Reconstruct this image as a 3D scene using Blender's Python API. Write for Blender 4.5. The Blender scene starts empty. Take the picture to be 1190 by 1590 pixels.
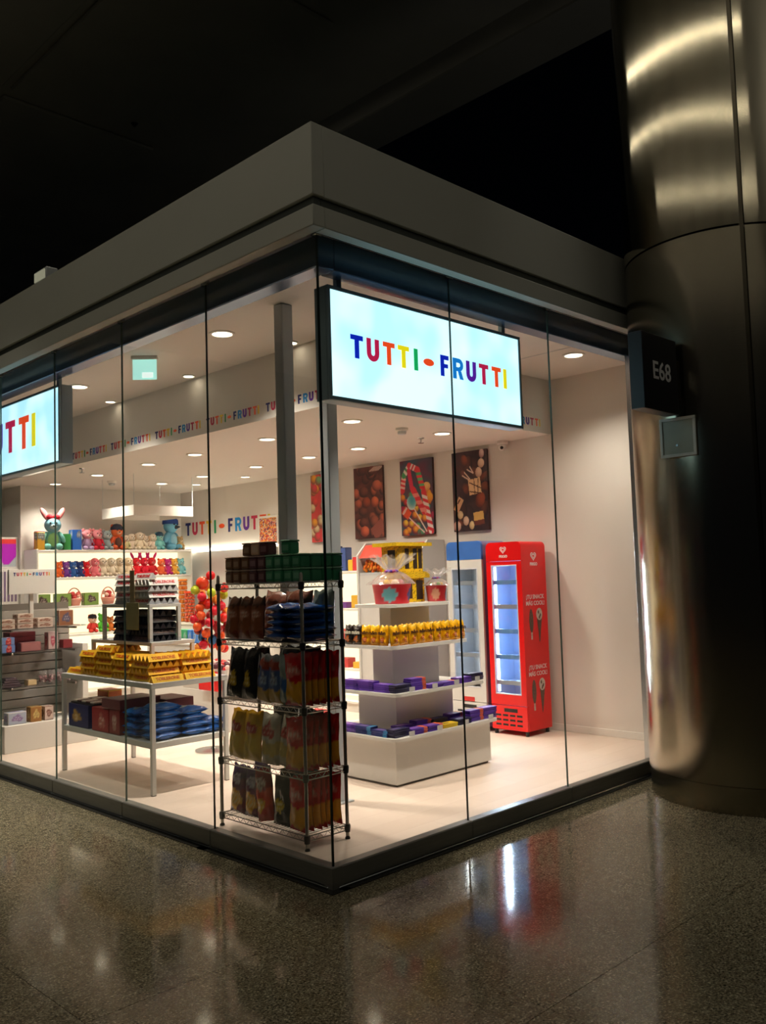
import bpy, math, random
from mathutils import Vector, Matrix, Euler
random.seed(7)
PI = math.pi
SC = bpy.context.scene
COL = SC.collection

# ------------------------------------------------------------------ camera, world, exposure, big lights
cam = bpy.data.cameras.new('camera'); cam_o = bpy.data.objects.new('camera', cam); COL.objects.link(cam_o)
cam.sensor_fit = 'HORIZONTAL'; cam.sensor_width = 36.0; cam.lens = 1381.486 / 1190 * 36; cam.clip_start = .05
yaw, pitch, roll = math.radians(45.0348), math.radians(4.04251), math.radians(-1.78728)
fw = Vector((math.cos(pitch) * math.cos(yaw), math.cos(pitch) * math.sin(yaw), math.sin(pitch)))
rt = Vector((math.sin(yaw), -math.cos(yaw), 0)); up = rt.cross(fw)
r2 = math.cos(roll) * rt + math.sin(roll) * up; u2 = -math.sin(roll) * rt + math.cos(roll) * up
cam_o.matrix_world = Matrix(((r2.x, u2.x, -fw.x, -3.1068), (r2.y, u2.y, -fw.y, -3.5543), (r2.z, u2.z, -fw.z, 1.6), (0, 0, 0, 1)))
SC.camera = cam_o

w = bpy.data.worlds.new('world'); SC.world = w; w.use_nodes = True
w.node_tree.nodes['Background'].inputs[0].default_value = (.10, .16, .30, 1)
w.node_tree.nodes['Background'].inputs[1].default_value = .010
SC.view_settings.view_transform = 'Standard'; SC.view_settings.look = 'None'
SC.view_settings.exposure = 0; SC.view_settings.gamma = 1; SC.view_settings.use_curve_mapping = False
SC.cycles.max_bounces = 10; SC.cycles.transparent_max_bounces = 24; SC.cycles.sample_clamp_indirect = 4
SC.cycles.use_denoising = True; SC.cycles.caustics_reflective = False; SC.cycles.caustics_refractive = False

def light(name, kind, loc, energy, color, size=.1, size_y=None, rot=(0, 0, 0), angle=None, blend=.5):
    l = bpy.data.lights.new(name, kind); l.energy = energy; l.color = color
    if kind == 'AREA':
        l.shape = 'RECTANGLE' if size_y else 'DISK'; l.size = size
        if size_y: l.size_y = size_y
    else: l.shadow_soft_size = size
    if angle: l.spot_size = angle; l.spot_blend = blend
    o = bpy.data.objects.new(name, l); o.location = loc; o.rotation_euler = rot; COL.objects.link(o)
    return o
WARM_HALL = (1, .90, .70)
# lines of luminaires on the concourse ceiling, behind and beside the camera
for rr, e, a0, a1 in ((5.35, 2.8, 94, 232), (7.5, 2.5, 92, 236), (10.0, 2.0, 130, 240), (14.5, 2.0, 140, 244)):   # curved rows around the column
    n = 9; da = math.radians(a1 - a0) / n
    for k in range(n):
        a = math.radians(a0) + da * (k + .5)
        light('hall_line', 'AREA', (3.23 + rr * math.cos(a), -.846 + rr * math.sin(a), 7.9), e * rr * da, WARM_HALL, .04, rr * da * 1.03, (0, 0, a))
for x, y, e, a in [(-1.7, 3.6, 2200, 42), (1.9, -.5, 150, 24)]:
    light('hall_spot', 'SPOT', (x, y, 7.8), e, (1, .92, .76), .08, angle=math.radians(a), blend=1)
light('hall_ceiling_fill', 'AREA', (4, -9, 4.5), 120, (1, .94, .84), 2.0, rot=(math.pi, 0, 0))  # added fill aimed upwards to lift the hall ceiling, no fixture there

# ------------------------------------------------------------------ colour and materials
def lin(c):
    return tuple((v / 12.92 if v <= .04045 else ((v + .055) / 1.055) ** 2.4) for v in (x / 255 for x in c))
MATS = {}
def mat(name, c=(200, 200, 200), rough=.5, metal=0, emit=0, emit_c=None, spec=.5, noise=0, nscale=8, alpha=1, coat=0, aniso=0, stretch=None, bump=0):
    if name in MATS: return MATS[name]
    m = bpy.data.materials.new(name); m.use_nodes = True; MATS[name] = m
    nt = m.node_tree; b = nt.nodes['Principled BSDF']
    L = lin(c)
    b.inputs['Base Color'].default_value = (*L, 1); b.inputs['Roughness'].default_value = rough
    b.inputs['Metallic'].default_value = metal; b.inputs['Specular IOR Level'].default_value = spec
    if coat: b.inputs['Coat Weight'].default_value = coat; b.inputs['Coat Roughness'].default_value = .1
    if aniso: b.inputs['Anisotropic'].default_value = aniso
    if emit:
        b.inputs['Emission Color'].default_value = (*lin(emit_c or c), 1); b.inputs['Emission Strength'].default_value = emit
    if noise or bump:
        tc = nt.nodes.new('ShaderNodeTexCoord'); mp = nt.nodes.new('ShaderNodeMapping')
        if stretch: mp.inputs['Scale'].default_value = stretch
        nz = nt.nodes.new('ShaderNodeTexNoise'); nz.inputs['Scale'].default_value = nscale; nz.inputs['Detail'].default_value = 4
        nt.links.new(tc.outputs['Object'], mp.inputs[0]); nt.links.new(mp.outputs[0], nz.inputs['Vector'])
        if noise:
            rp = nt.nodes.new('ShaderNodeValToRGB')
            rp.color_ramp.elements[0].position = .3; rp.color_ramp.elements[1].position = .7
            rp.color_ramp.elements[0].color = (*[v * (1 - noise) for v in L], 1)
            rp.color_ramp.elements[1].color = (*[min(1, v * (1 + noise)) for v in L], 1)
            nt.links.new(nz.outputs[0], rp.inputs[0]); nt.links.new(rp.outputs[0], b.inputs['Base Color'])
        if bump:
            bp = nt.nodes.new('ShaderNodeBump'); bp.inputs['Strength'].default_value = bump; bp.inputs['Distance'].default_value = .01
            nt.links.new(nz.outputs[0], bp.inputs['Height']); nt.links.new(bp.outputs[0], b.inputs['Normal'])
    return m
def print_mat(name, rough, coat=0, bump=0):
    m = mat(name, (255, 255, 255), rough, coat=coat, bump=bump, nscale=30); nt = m.node_tree
    a = nt.nodes.new('ShaderNodeAttribute'); a.attribute_name = 'Col'
    nt.links.new(a.outputs['Color'], nt.nodes['Principled BSDF'].inputs['Base Color'])
    return m
FOIL = print_mat('printed_foil', .22, bump=.25)
CARD = print_mat('printed_card', .45)
POSTER = print_mat('printed_canvas', .6)
WALL = mat('wall_paint', (232, 226, 218), .7, noise=.015, nscale=3)
WHITE = mat('white_lacquer', (238, 235, 228), .38, noise=.01)
WHITE_METAL = mat('white_metal', (222, 222, 218), .35, noise=.01)
GREY_STEEL = mat('grey_steel_post', (196, 202, 206), .4, 0, noise=.03)
DARK_STEEL = mat('dark_steel', (116, 115, 110), .35, .3, noise=.10, nscale=5, stretch=(1, 1, 12))
HEADER = mat('blue_grey_header', (96, 116, 148), .22, .55, noise=.10, nscale=2)
SILVER = mat('silver_trim', (190, 195, 198), .25, 1, noise=.03)
CHROME = mat('dull_chrome', (150, 146, 138), .3, 1, noise=.06)
BLACK = mat('black_plastic', (16, 16, 18), .4, noise=.05)
RED = mat('red_enamel', (226, 16, 20), .28, noise=.02)
FASCIA = mat('fascia_paint', (186, 188, 180), .6, noise=.03, nscale=1.5)
GROOVE = mat('fascia_groove', (70, 76, 72), .6, noise=.04)
HALL_CEIL = mat('hall_ceiling', (176, 174, 166), .8, noise=.15, nscale=.5)
HALL_BEAM = mat('hall_beam', (176, 174, 166), .8, noise=.1, nscale=.5)
NIGHT = mat('night_glazing', (12, 18, 32), .3, noise=.2, nscale=.3)
LAMP = mat('lamp_disc', (255, 240, 215), .5, emit=9, emit_c=(255, 236, 205))
LED = mat('led_strip', (255, 246, 225), .5, emit=7, emit_c=(255, 244, 222))
BACKLIT = mat('backlit_panel', (255, 244, 222), .5, emit=1.15, emit_c=(255, 243, 212))
def lightbox_mat():
    m = mat('lightbox_face', (214, 246, 252), .4, emit=1.0); nt = m.node_tree; b = nt.nodes['Principled BSDF']
    tc = nt.nodes.new('ShaderNodeTexCoord'); nz = nt.nodes.new('ShaderNodeTexNoise'); nz.inputs['Scale'].default_value = 3.2; nz.inputs['Detail'].default_value = 1
    rp = nt.nodes.new('ShaderNodeValToRGB'); rp.color_ramp.elements[0].position = .36; rp.color_ramp.elements[1].position = .62
    rp.color_ramp.elements[0].color = (.26, .49, .58, 1); rp.color_ramp.elements[1].color = (.41, .60, .62, 1)
    nt.links.new(tc.outputs['Object'], nz.inputs['Vector']); nt.links.new(nz.outputs[0], rp.inputs[0])
    nt.links.new(rp.outputs[0], b.inputs['Emission Color']); b.inputs['Base Color'].default_value = (.7, .8, .85, 1)
    b.inputs['Emission Strength'].default_value = 2.4
    return m
LIGHTBOX = lightbox_mat()
def glass_mat(name, tint, ior=1.45, rough=0):
    m = bpy.data.materials.new(name); m.use_nodes = True; nt = m.node_tree
    for n in list(nt.nodes): nt.nodes.remove(n)
    o = nt.nodes.new('ShaderNodeOutputMaterial'); mx = nt.nodes.new('ShaderNodeMixShader'); t = nt.nodes.new('ShaderNodeBsdfTransparent')
    g = nt.nodes.new('ShaderNodeBsdfGlossy'); f = nt.nodes.new('ShaderNodeFresnel')
    ge = nt.nodes.new('ShaderNodeNewGeometry'); ma = nt.nodes.new('ShaderNodeMath'); ma.operation = 'MULTIPLY_ADD'   # same index seen from both sides of the pane
    ma.inputs[1].default_value = 1 / ior - ior; ma.inputs[2].default_value = ior
    nt.links.new(ge.outputs['Backfacing'], ma.inputs[0]); nt.links.new(ma.outputs[0], f.inputs[0])
    t.inputs[0].default_value = (*tint, 1); g.inputs['Roughness'].default_value = rough
    nt.links.new(f.outputs[0], mx.inputs[0]); nt.links.new(t.outputs[0], mx.inputs[1]); nt.links.new(g.outputs[0], mx.inputs[2]); nt.links.new(mx.outputs[0], o.inputs[0])
    MATS[name] = m
    return m
GLASS = glass_mat('clear_glass', (.965, .985, .98))
ACRYLIC = glass_mat('clear_acrylic', (.93, .94, .96), 1.4, .05)
CELLO = glass_mat('cellophane', (.90, .90, .90), 1.75, .12)
def cloudy(m, share):   # crinkled film scatters some light
    nt = m.node_tree; out = nt.nodes['Material Output']; sh = out.inputs[0].links[0].from_socket
    d = nt.nodes.new('ShaderNodeBsdfTranslucent'); d2 = nt.nodes.new('ShaderNodeBsdfDiffuse'); a = nt.nodes.new('ShaderNodeMixShader'); b = nt.nodes.new('ShaderNodeMixShader')
    d2.inputs[0].default_value = (.8, .76, .72, 1); d.inputs[0].default_value = (.8, .76, .72, 1)
    nt.links.new(d.outputs[0], a.inputs[1]); nt.links.new(d2.outputs[0], a.inputs[2]); b.inputs[0].default_value = share
    nt.links.new(sh, b.inputs[1]); nt.links.new(a.outputs[0], b.inputs[2]); nt.links.new(b.outputs[0], out.inputs[0])
cloudy(CELLO, .22)
GLASS_EDGE_PALE = mat('glass_edge_pale', (92, 116, 108), .25)
GLASS_EDGE = mat('glass_edge', (14, 30, 28), .3)
def granite():
    m = mat('polished_granite', (92, 84, 70), .12, spec=.5); nt = m.node_tree; b = nt.nodes['Principled BSDF']
    tc = nt.nodes.new('ShaderNodeTexCoord')
    def ramp(scale, stops, detail=3):
        n = nt.nodes.new('ShaderNodeTexNoise'); n.inputs['Scale'].default_value = scale; n.inputs['Detail'].default_value = detail; n.inputs['Roughness'].default_value = .7
        r = nt.nodes.new('ShaderNodeValToRGB'); r.color_ramp.elements[0].position = stops[0][0]; r.color_ramp.elements[1].position = stops[-1][0]
        r.color_ramp.elements[0].color = (*lin(stops[0][1]), 1); r.color_ramp.elements[1].color = (*lin(stops[-1][1]), 1)
        for p, c in stops[1:-1]: e = r.color_ramp.elements.new(p); e.color = (*lin(c), 1)
        nt.links.new(tc.outputs['Object'], n.inputs['Vector']); nt.links.new(n.outputs[0], r.inputs[0]); return r
    a = ramp(95, [(.36, (50, 48, 40)), (.47, (112, 106, 88)), (.56, (130, 124, 106)), (.68, (200, 192, 168))])
    c = ramp(26, [(.35, (170, 160, 140)), (.65, (255, 255, 250))])
    mx = nt.nodes.new('ShaderNodeMix'); mx.data_type = 'RGBA'; mx.blend_type = 'MULTIPLY'; mx.inputs[0].default_value = .8
    nt.links.new(a.outputs[0], mx.inputs[6]); nt.links.new(c.outputs[0], mx.inputs[7]); nt.links.new(mx.outputs[2], b.inputs['Base Color'])
    b.inputs['Roughness'].default_value = .085; b.inputs['Specular IOR Level'].default_value = .27
    return m
GRANITE = granite()
DARK_STONE = mat('dark_stone', (40, 39, 36), .25, noise=.2, nscale=60)
JOINT = mat('dark_joint', (40, 37, 32), .6, noise=.1)
def shop_floor():
    m = mat('pale_vinyl', (236, 212, 194), .55, spec=.2); nt = m.node_tree; b = nt.nodes['Principled BSDF']
    tc = nt.nodes.new('ShaderNodeTexCoord'); br = nt.nodes.new('ShaderNodeTexBrick')
    br.inputs['Color1'].default_value = (*lin((226, 208, 194)), 1); br.inputs['Color2'].default_value = (*lin((218, 199, 184)), 1); br.inputs['Mortar'].default_value = (*lin((212, 193, 178)), 1)
    br.inputs['Scale'].default_value = 1; br.inputs['Mortar Size'].default_value = .003; br.inputs['Brick Width'].default_value = 1.2; br.inputs['Row Height'].default_value = .2
    nt.links.new(tc.outputs['Object'], br.inputs['Vector']); nt.links.new(br.outputs[0], b.inputs['Base Color'])
    return m
VINYL = shop_floor()
def col_steel(name, c, rough):
    m = mat(name, c, rough, 1); nt = m.node_tree; b = nt.nodes['Principled BSDF']
    tc = nt.nodes.new('ShaderNodeTexCoord'); mp = nt.nodes.new('ShaderNodeMapping'); mp.inputs['Scale'].default_value = (1, 1, 60)
    nz = nt.nodes.new('ShaderNodeTexNoise'); nz.inputs['Scale'].default_value = 3; nz.inputs['Detail'].default_value = 5
    bp = nt.nodes.new('ShaderNodeBump'); bp.inputs['Strength'].default_value = .03; bp.inputs['Distance'].default_value = .002
    nt.links.new(tc.outputs['Object'], mp.inputs[0]); nt.links.new(mp.outputs[0], nz.inputs['Vector']); nt.links.new(nz.outputs[0], bp.inputs['Height']); nt.links.new(bp.outputs[0], b.inputs['Normal'])
    return m
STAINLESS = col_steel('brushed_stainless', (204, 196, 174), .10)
STAINLESS_LOW = col_steel('stainless_dimmed', (158, 150, 132), .20)  # same steel as above, colour darkened and roughened to dim its reflections

# ------------------------------------------------------------------ mesh building
class MB:
    def __init__(s): s.v = []; s.f = []; s.m = []; s.c = []; s.col = (1, 1, 1); s.mi = 0; s.T = None
    def add(s, vs, fs, cols=None):
        o = len(s.v)
        if s.T is not None: vs = [tuple(s.T @ Vector(p)) for p in vs]
        s.v += [tuple(p) for p in vs]; s.f += [tuple(i + o for i in f) for f in fs]; s.m += [s.mi] * len(fs)
        s.c += cols if cols else [s.col] * len(vs)
        return s
    def color(s, c): s.col = lin(c); return s
    def box(s, x0, x1, y0, y1, z0, z1, b=0):
        if b <= 0:
            return s.add([(x0, y0, z0), (x1, y0, z0), (x1, y1, z0), (x0, y1, z0), (x0, y0, z1), (x1, y0, z1), (x1, y1, z1), (x0, y1, z1)],
                         [(3, 2, 1, 0), (4, 5, 6, 7), (0, 1, 5, 4), (1, 2, 6, 5), (2, 3, 7, 6), (3, 0, 4, 7)])
        b = min(b, (x1 - x0) * .45, (y1 - y0) * .45, (z1 - z0) * .45)
        V = []; idx = {}
        for ix, X in enumerate((x0, x1)):
            for iy, Y in enumerate((y0, y1)):
                for iz, Z in enumerate((z0, z1)):
                    sx, sy, sz = (1 - 2 * ix) * b, (1 - 2 * iy) * b, (1 - 2 * iz) * b
                    for k, p in enumerate(((X, Y + sy, Z + sz), (X + sx, Y, Z + sz), (X + sx, Y + sy, Z))):
                        idx[ix, iy, iz, k] = len(V); V.append(p)
        F = []
        q = lambda *a: F.append(tuple(idx[i] for i in a))
        q((0,0,0,0),(0,0,1,0),(0,1,1,0),(0,1,0,0)); q((1,0,0,0),(1,1,0,0),(1,1,1,0),(1,0,1,0))
        q((0,0,0,1),(1,0,0,1),(1,0,1,1),(0,0,1,1)); q((0,1,0,1),(0,1,1,1),(1,1,1,1),(1,1,0,1))
        q((0,0,0,2),(0,1,0,2),(1,1,0,2),(1,0,0,2)); q((0,0,1,2),(1,0,1,2),(1,1,1,2),(0,1,1,2))
        for a in (0, 1):
            for c in (0, 1):
                q((a,c,0,0),(a,c,1,0),(a,c,1,1),(a,c,0,1)); q((a,0,c,0),(a,1,c,0),(a,1,c,2),(a,0,c,2)); q((0,a,c,1),(1,a,c,1),(1,a,c,2),(0,a,c,2))
        for a in (0, 1):
            for c in (0, 1):
                for d in (0, 1): q((a,c,d,0),(a,c,d,1),(a,c,d,2))
        return s.add(V, F)
    def lathe(s, prof, n=24, c=(0, 0, 0), cap=True, a0=0, a1=2 * PI):
        full = abs(a1 - a0 - 2 * PI) < 1e-6; k = n if full else n + 1
        V = [(c[0] + r * math.cos(a0 + (a1 - a0) * j / n), c[1] + r * math.sin(a0 + (a1 - a0) * j / n), c[2] + z) for r, z in prof for j in range(k)]
        F = []
        for i in range(len(prof) - 1):
            for j in range(n):
                a = i * k + j; b = i * k + (j + 1) % k
                F.append((a, b, b + k, a + k))
        if cap and full:
            F.append(tuple(range(n - 1, -1, -1))); F.append(tuple((len(prof) - 1) * k + j for j in range(n)))
        return s.add(V, F)
    def tube(s, pts, r, n=6):
        pts = [Vector(p) for p in pts]; V = []; F = []
        for i, p in enumerate(pts):
            t = (pts[min(i + 1, len(pts) - 1)] - pts[max(i - 1, 0)]).normalized()
            a = t.cross(Vector((0, 0, 1)));  a = a.normalized() if a.length > 1e-3 else Vector((1, 0, 0)); b = t.cross(a)
            rr = r[i] if isinstance(r, (list, tuple)) else r
            for j in range(n): V.append(p + rr * (math.cos(2 * PI * j / n) * a + math.sin(2 * PI * j / n) * b))
        for i in range(len(pts) - 1):
            for j in range(n):
                a = i * n + j; b = i * n + (j + 1) % n; F.append((a, b, b + n, a + n))
        F.append(tuple(range(n - 1, -1, -1))); F.append(tuple((len(pts) - 1) * n + j for j in range(n)))
        return s.add(V, F)
    def ball(s, c, r, n=12, m=8, rot=None):
        r = r if isinstance(r, (list, tuple)) else (r, r, r)
        R = Euler(rot).to_matrix() if rot else Matrix.Identity(3)
        V = [Vector(c) + R @ Vector((0, 0, -r[2]))]
        for i in range(1, m):
            t = PI * i / m
            for j in range(n): V.append(Vector(c) + R @ Vector((r[0] * math.sin(t) * math.cos(2 * PI * j / n), r[1] * math.sin(t) * math.sin(2 * PI * j / n), -r[2] * math.cos(t))))
        V.append(Vector(c) + R @ Vector((0, 0, r[2])))
        F = [(0, 1 + (j + 1) % n, 1 + j) for j in range(n)]
        for i in range(m - 2):
            for j in range(n):
                a = 1 + i * n + j; b = 1 + i * n + (j + 1) % n; F.append((a, b, b + n, a + n))
        k = 1 + (m - 2) * n
        F += [(k + j, k + (j + 1) % n, len(V) - 1) for j in range(n)]
        return s.add(V, F)
    def extrude(s, poly, h, M=None):   # poly in xy (counter-clockwise), extruded along +z, then transformed
        n = len(poly); V = [Vector((x, y, 0)) for x, y in poly] + [Vector((x, y, h)) for x, y in poly]
        if M is not None: V = [M @ p for p in V]
        return s.add(V, [tuple(range(n - 1, -1, -1)), tuple(range(n, 2 * n))] + [(i, (i + 1) % n, n + (i + 1) % n, n + i) for i in range(n)])
    def grid(s, fn, nu, nv, paint=None, flip=False):
        V = []; C = []
        for j in range(nv + 1):
            for i in range(nu + 1):
                u, v = i / nu, j / nv; V.append(fn(u, v)); C.append(lin(paint(u, v)) if paint else s.col)
        F = []
        for j in range(nv):
            for i in range(nu):
                a = j * (nu + 1) + i; q = (a, a + 1, a + nu + 2, a + nu + 1); F.append(q[::-1] if flip else q)
        return s.add(V, F, C)
def mesh_of(mb, name, mats, smooth=True):
    me = bpy.data.meshes.new(name); me.from_pydata(mb.v, [], mb.f)
    for m in (mats if isinstance(mats, (list, tuple)) else [mats]): me.materials.append(m)
    me.polygons.foreach_set('material_index', mb.m)
    a = me.color_attributes.new('Col', 'FLOAT_COLOR', 'POINT')
    a.data.foreach_set('color', [x for c in mb.c for x in (*c[:3], 1)])
    if smooth:
        me.polygons.foreach_set('use_smooth', [True] * len(me.polygons))
        me.update(); me.set_sharp_from_angle(angle=.7)
    me.update(); return me
def props(o, label=None, cat=None, group=None, kind=None):
    if label: o['label'] = label
    if cat: o['category'] = cat
    if group: o['group'] = group
    if kind: o['kind'] = kind
    return o
def link(name, me, parent=None, loc=(0, 0, 0), rot=(0, 0, 0), scale=None):
    o = bpy.data.objects.new(name, me); o.parent = parent; o.location = loc; o.rotation_euler = rot
    if scale: o.scale = scale
    COL.objects.link(o); return o
def ob(name, mb, mats, parent=None, loc=(0, 0, 0), rot=(0, 0, 0), smooth=True, **k):
    return props(link(name, mesh_of(mb, name, mats, smooth), parent, loc, rot), **k)
def thing(name, label, cat, loc=(0, 0, 0), rz=0, group=None, rot=None, kind=None):
    return props(link(name, None, None, loc, rot or (0, 0, rz)), label, cat, group, kind)
def struct(name, mb, m, label=None, parent=None):
    return ob(name, mb, m, parent, kind='structure' if parent is None else None, label=label)
def copy_tree(o, parent=None):
    c = o.copy(); COL.objects.link(c)
    if parent: c.parent = parent
    for ch in list(o.children): copy_tree(ch, c)
    return c
ORD = ['first', 'second', 'third', 'fourth', 'fifth', 'sixth', 'seventh', 'eighth', 'ninth', 'tenth', 'eleventh', 'twelfth']
class Proto:   # first use places the original, later uses place copies
    def __init__(s, make): s.o = make(); s.used = False
    def put(s, loc, rot, label, group=None):
        o = s.o if not s.used else copy_tree(s.o); s.used = True
        o.location = loc; o.rotation_euler = rot; o['label'] = label
        if group: o['group'] = group
        return o
_txt = {}
def text_mesh(t, size, mt, ext=.001, off=0, align='CENTER'):
    k = (t, size, mt.name, off, align)
    if k in _txt: return _txt[k]
    cu = bpy.data.curves.new('t', 'FONT'); cu.body = t; cu.size = size; cu.extrude = ext; cu.offset = off; cu.align_x = align; cu.align_y = 'CENTER'; cu.resolution_u = 3
    o = bpy.data.objects.new('t', cu); COL.objects.link(o)
    dg = bpy.context.evaluated_depsgraph_get(); me = bpy.data.meshes.new_from_object(o.evaluated_get(dg)); me.name = 'lettering'
    bpy.data.objects.remove(o); me.materials.clear(); me.materials.append(mt); _txt[k] = me
    return me
R_Y = (PI / 2, 0, 0)            # text reading on a face that looks to -Y
R_X = (PI / 2, 0, -PI / 2)      # text reading on a face that looks to -X

# coloured sign letters, drawn as strokes in a cell one unit high
INK = {n: mat('ink_' + n, c, .5, noise=.02) for n, c in dict(navy=(28, 34, 110), crimson=(186, 28, 72), orange=(240, 88, 32), yellow=(238, 200, 50), green=(20, 150, 90), blue=(20, 140, 210), violet=(92, 34, 150)).items()}
GLOW = {n: mat('glow_' + n, c, .5, emit=.85) for n, c in dict(navy=(8, 36, 190), crimson=(196, 26, 76), orange=(255, 80, 30), yellow=(255, 236, 20), green=(20, 180, 96), blue=(20, 130, 220), violet=(88, 26, 160)).items()}
WORD = [('T', 0, 'navy'), ('U', .129, 'crimson'), ('T', .264, 'orange'), ('T', .391, 'yellow'), ('I', .533, 'green'), ('-', .619, 'orange'),
        ('F', .780, 'navy'), ('R', .900, 'blue'), ('U', 1.035, 'violet'), ('T', 1.169, 'crimson'), ('T', 1.306, 'orange'), ('I', 1.433, 'yellow')]   # offsets for letters .136 high
def stroke_letter(mb, ch, M, h=.003):
    st = .25; w_ = .72
    E = lambda p: mb.extrude(p, h, M)
    rect = lambda a, b, c, d: E([(a, c), (b, c), (b, d), (a, d)])
    def ring(cx, cy, r0, r1, t0, t1, n=10):
        for i in range(n):
            a, b = t0 + (t1 - t0) * i / n, t0 + (t1 - t0) * (i + 1) / n
            E([(cx + r0 * math.cos(a), cy + r0 * math.sin(a)), (cx + r1 * math.cos(a), cy + r1 * math.sin(a)), (cx + r1 * math.cos(b), cy + r1 * math.sin(b)), (cx + r0 * math.cos(b), cy + r0 * math.sin(b))])
    if ch == 'T': rect(0, w_, .79, 1); rect((w_ - st) / 2, (w_ + st) / 2, 0, .79)
    elif ch == 'U': rect(0, st, .37, 1); rect(w_ - st + .02, w_ + .02, .37, 1); ring(.37, .37, .37 - st, .37, PI, 2 * PI)
    elif ch == 'I': rect(0, st, 0, 1)
    elif ch == 'F': rect(0, st, 0, 1); rect(st, .58, .79, 1); rect(st, .52, .40, .59)
    elif ch == 'R':
        rect(0, st, 0, 1); rect(st, .45, .79, 1); rect(st, .45, .38, .57); ring(.45, .69, .10, .31, -PI / 2, PI / 2); E([(.36, .40), (.50, 0), (.76, 0), (.60, .40)])
    else: E([(.36 + .36 * math.cos(t), .5 + .17 * math.sin(t)) for t in [2 * PI * i / 20 for i in range(20)]])
def face_matrix(origin, axis):   # letter cell x runs along the wall, y up, z out of the wall
    if axis == '-Y': return Matrix.Translation(origin) @ Matrix(((1, 0, 0, 0), (0, 0, -1, 0), (0, 1, 0, 0), (0, 0, 0, 1)))
    return Matrix.Translation(origin) @ Matrix(((0, 0, -1, 0), (-1, 0, 0, 0), (0, 1, 0, 0), (0, 0, 0, 1)))   # '-X': x runs towards -Y
def word_letters(parent, origin, axis, h, inks):     # each letter its own part
    for ch, off, c in WORD:
        mb = MB(); d = off / .136 * h
        o = Vector(origin) + (Vector((d, 0, 0)) if axis == '-Y' else Vector((0, -d, 0)))
        stroke_letter(mb, ch, face_matrix(o, axis) @ Matrix.Diagonal((h, h, 1, 1)))
        ob('letter' if ch != '-' else 'dash', mb, inks[c], parent)
def word_flat(name, parent, origin, axis, h, only=None):    # a printed word, one mesh
    mb = MB(); names = list(INK)
    for k, (ch, off, c) in enumerate(WORD):
        if only and not only(k): continue
        mb.mi = names.index(c); d = off / .136 * h
        o = Vector(origin) + (Vector((d, 0, 0)) if axis == '-Y' else Vector((0, -d, 0)))
        stroke_letter(mb, ch, face_matrix(o, axis) @ Matrix.Diagonal((h, h, 1, 1)), .002)
    return ob(name, mb, [INK[n] for n in names], parent)

# ------------------------------------------------------------------ the concourse
mb = MB().box(-16, 14, -16, 18, -.06, -.004); struct('floor', mb, JOINT, 'grey speckled polished granite floor of the dark concourse')
floor = SC.objects['floor']
slab = mesh_of(MB().box(-.5985, .5985, -.5985, .5985, -.03, 0), 'slab', GRANITE)
xs = [-.336 + 1.2 * i for i in range(-3, 5)]; ys = [.845 - 1.2 * i for i in range(-3, 5)]
for x in xs:
    for y in ys:
        cx, cy = x - .6, y - .6
        if cx > .6 + .0 and cy > .6: continue
        link('slab', slab, floor, (cx, cy, random.uniform(-.0006, 0)))
far = MB()
X0, X1 = xs[0] - 1.2, xs[-1]; Y0, Y1 = ys[-1] - 1.2, ys[0]
far.box(-16, X0 - .003, -16, 18, -.03, 0); far.box(X1 + .003, 14, -16, 18, -.03, 0); far.box(X0, X1, -16, Y0 - .003, -.03, 0); far.box(X0, X1, Y1 + .003, 18, -.03, 0)
ob('outer_paving', far, GRANITE, floor)
mb = MB().box(-16, 4.96, -16, 18, 8.0, 8.2); struct('ceiling', mb, HALL_CEIL, 'dark high concourse ceiling')
hc = SC.objects['ceiling']
for i, (x, y) in enumerate([(2.5, 9.6), (0.2, 9.6), (2.5, 5.6), (.2, 5.6), (2.5, 13.4)]):
    ob('panel', MB().box(x - 1.1, x + 1.1, y - 1.9, y + 1.9, 7.95, 8.0, .02), HALL_CEIL, hc)
ob('sprinkler_head', MB().lathe([(.06, 0), (.05, -.05), (.02, -.09)], 12, (3.0, 7.2, 8.0)), BLACK, hc)
mb = MB().box(4.96, 5.72, -16, 18, 7.7, 8.2, .02); struct('trim_1', mb, HALL_BEAM, 'dark ceiling beam running over the concourse')
mb = MB().box(5.72, 14, -16, 18, 8.1, 8.2); struct('window_20', mb, NIGHT, 'dark night glazing beyond the beam')

# ------------------------------------------------------------------ the shop shell
CZ, LZ, XE, YB = 3.51, 2.96, 4.4, 8.40
struct('floor_interior', MB().box(.0, XE, .0, 11.0, 0, .012), VINYL, 'pale pinkish shop floor')
struct('wall_right', MB().box(XE, XE + .12, 0, 11.2, 0, 3.6), WALL, 'white shop wall on the right')
struct('wall_back', MB().box(1.9, XE, YB, YB + .12, 0, 3.0), WALL, 'white back wall above the plush shelves')
struct('wall_side', MB().box(1.9, 2.02, YB + .12, 11, 0, 3.0), WALL)
struct('wall_far', MB().box(-.0, 1.9, 11, 11.12, 0, 3.6), WALL)
struct('baseboard_right', MB().box(XE - .014, XE, .05, 2.9, .012, .08, .003), WHITE, 'low white skirting along the right wall')
up_c = MB().box(.05, XE, .05, 1.53, CZ, CZ + .06); up_c.box(.05, 1.53, 1.53, 11, CZ, CZ + .06)
struct('ceiling.001', up_c, WALL, 'raised white ceiling strip behind the shop glass')
struct('ceiling.002', MB().box(1.56, XE, 1.56, 11, LZ, LZ + .05), WALL, 'lower white shop ceiling full of downlights')
bk = struct('wall_bulkhead', MB().box(1.53, 1.56, 1.53, 11, LZ, CZ).box(1.56, XE, 1.53, 1.56, LZ, CZ), WALL, 'white bulkhead printed with a row of coloured shop names')
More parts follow.
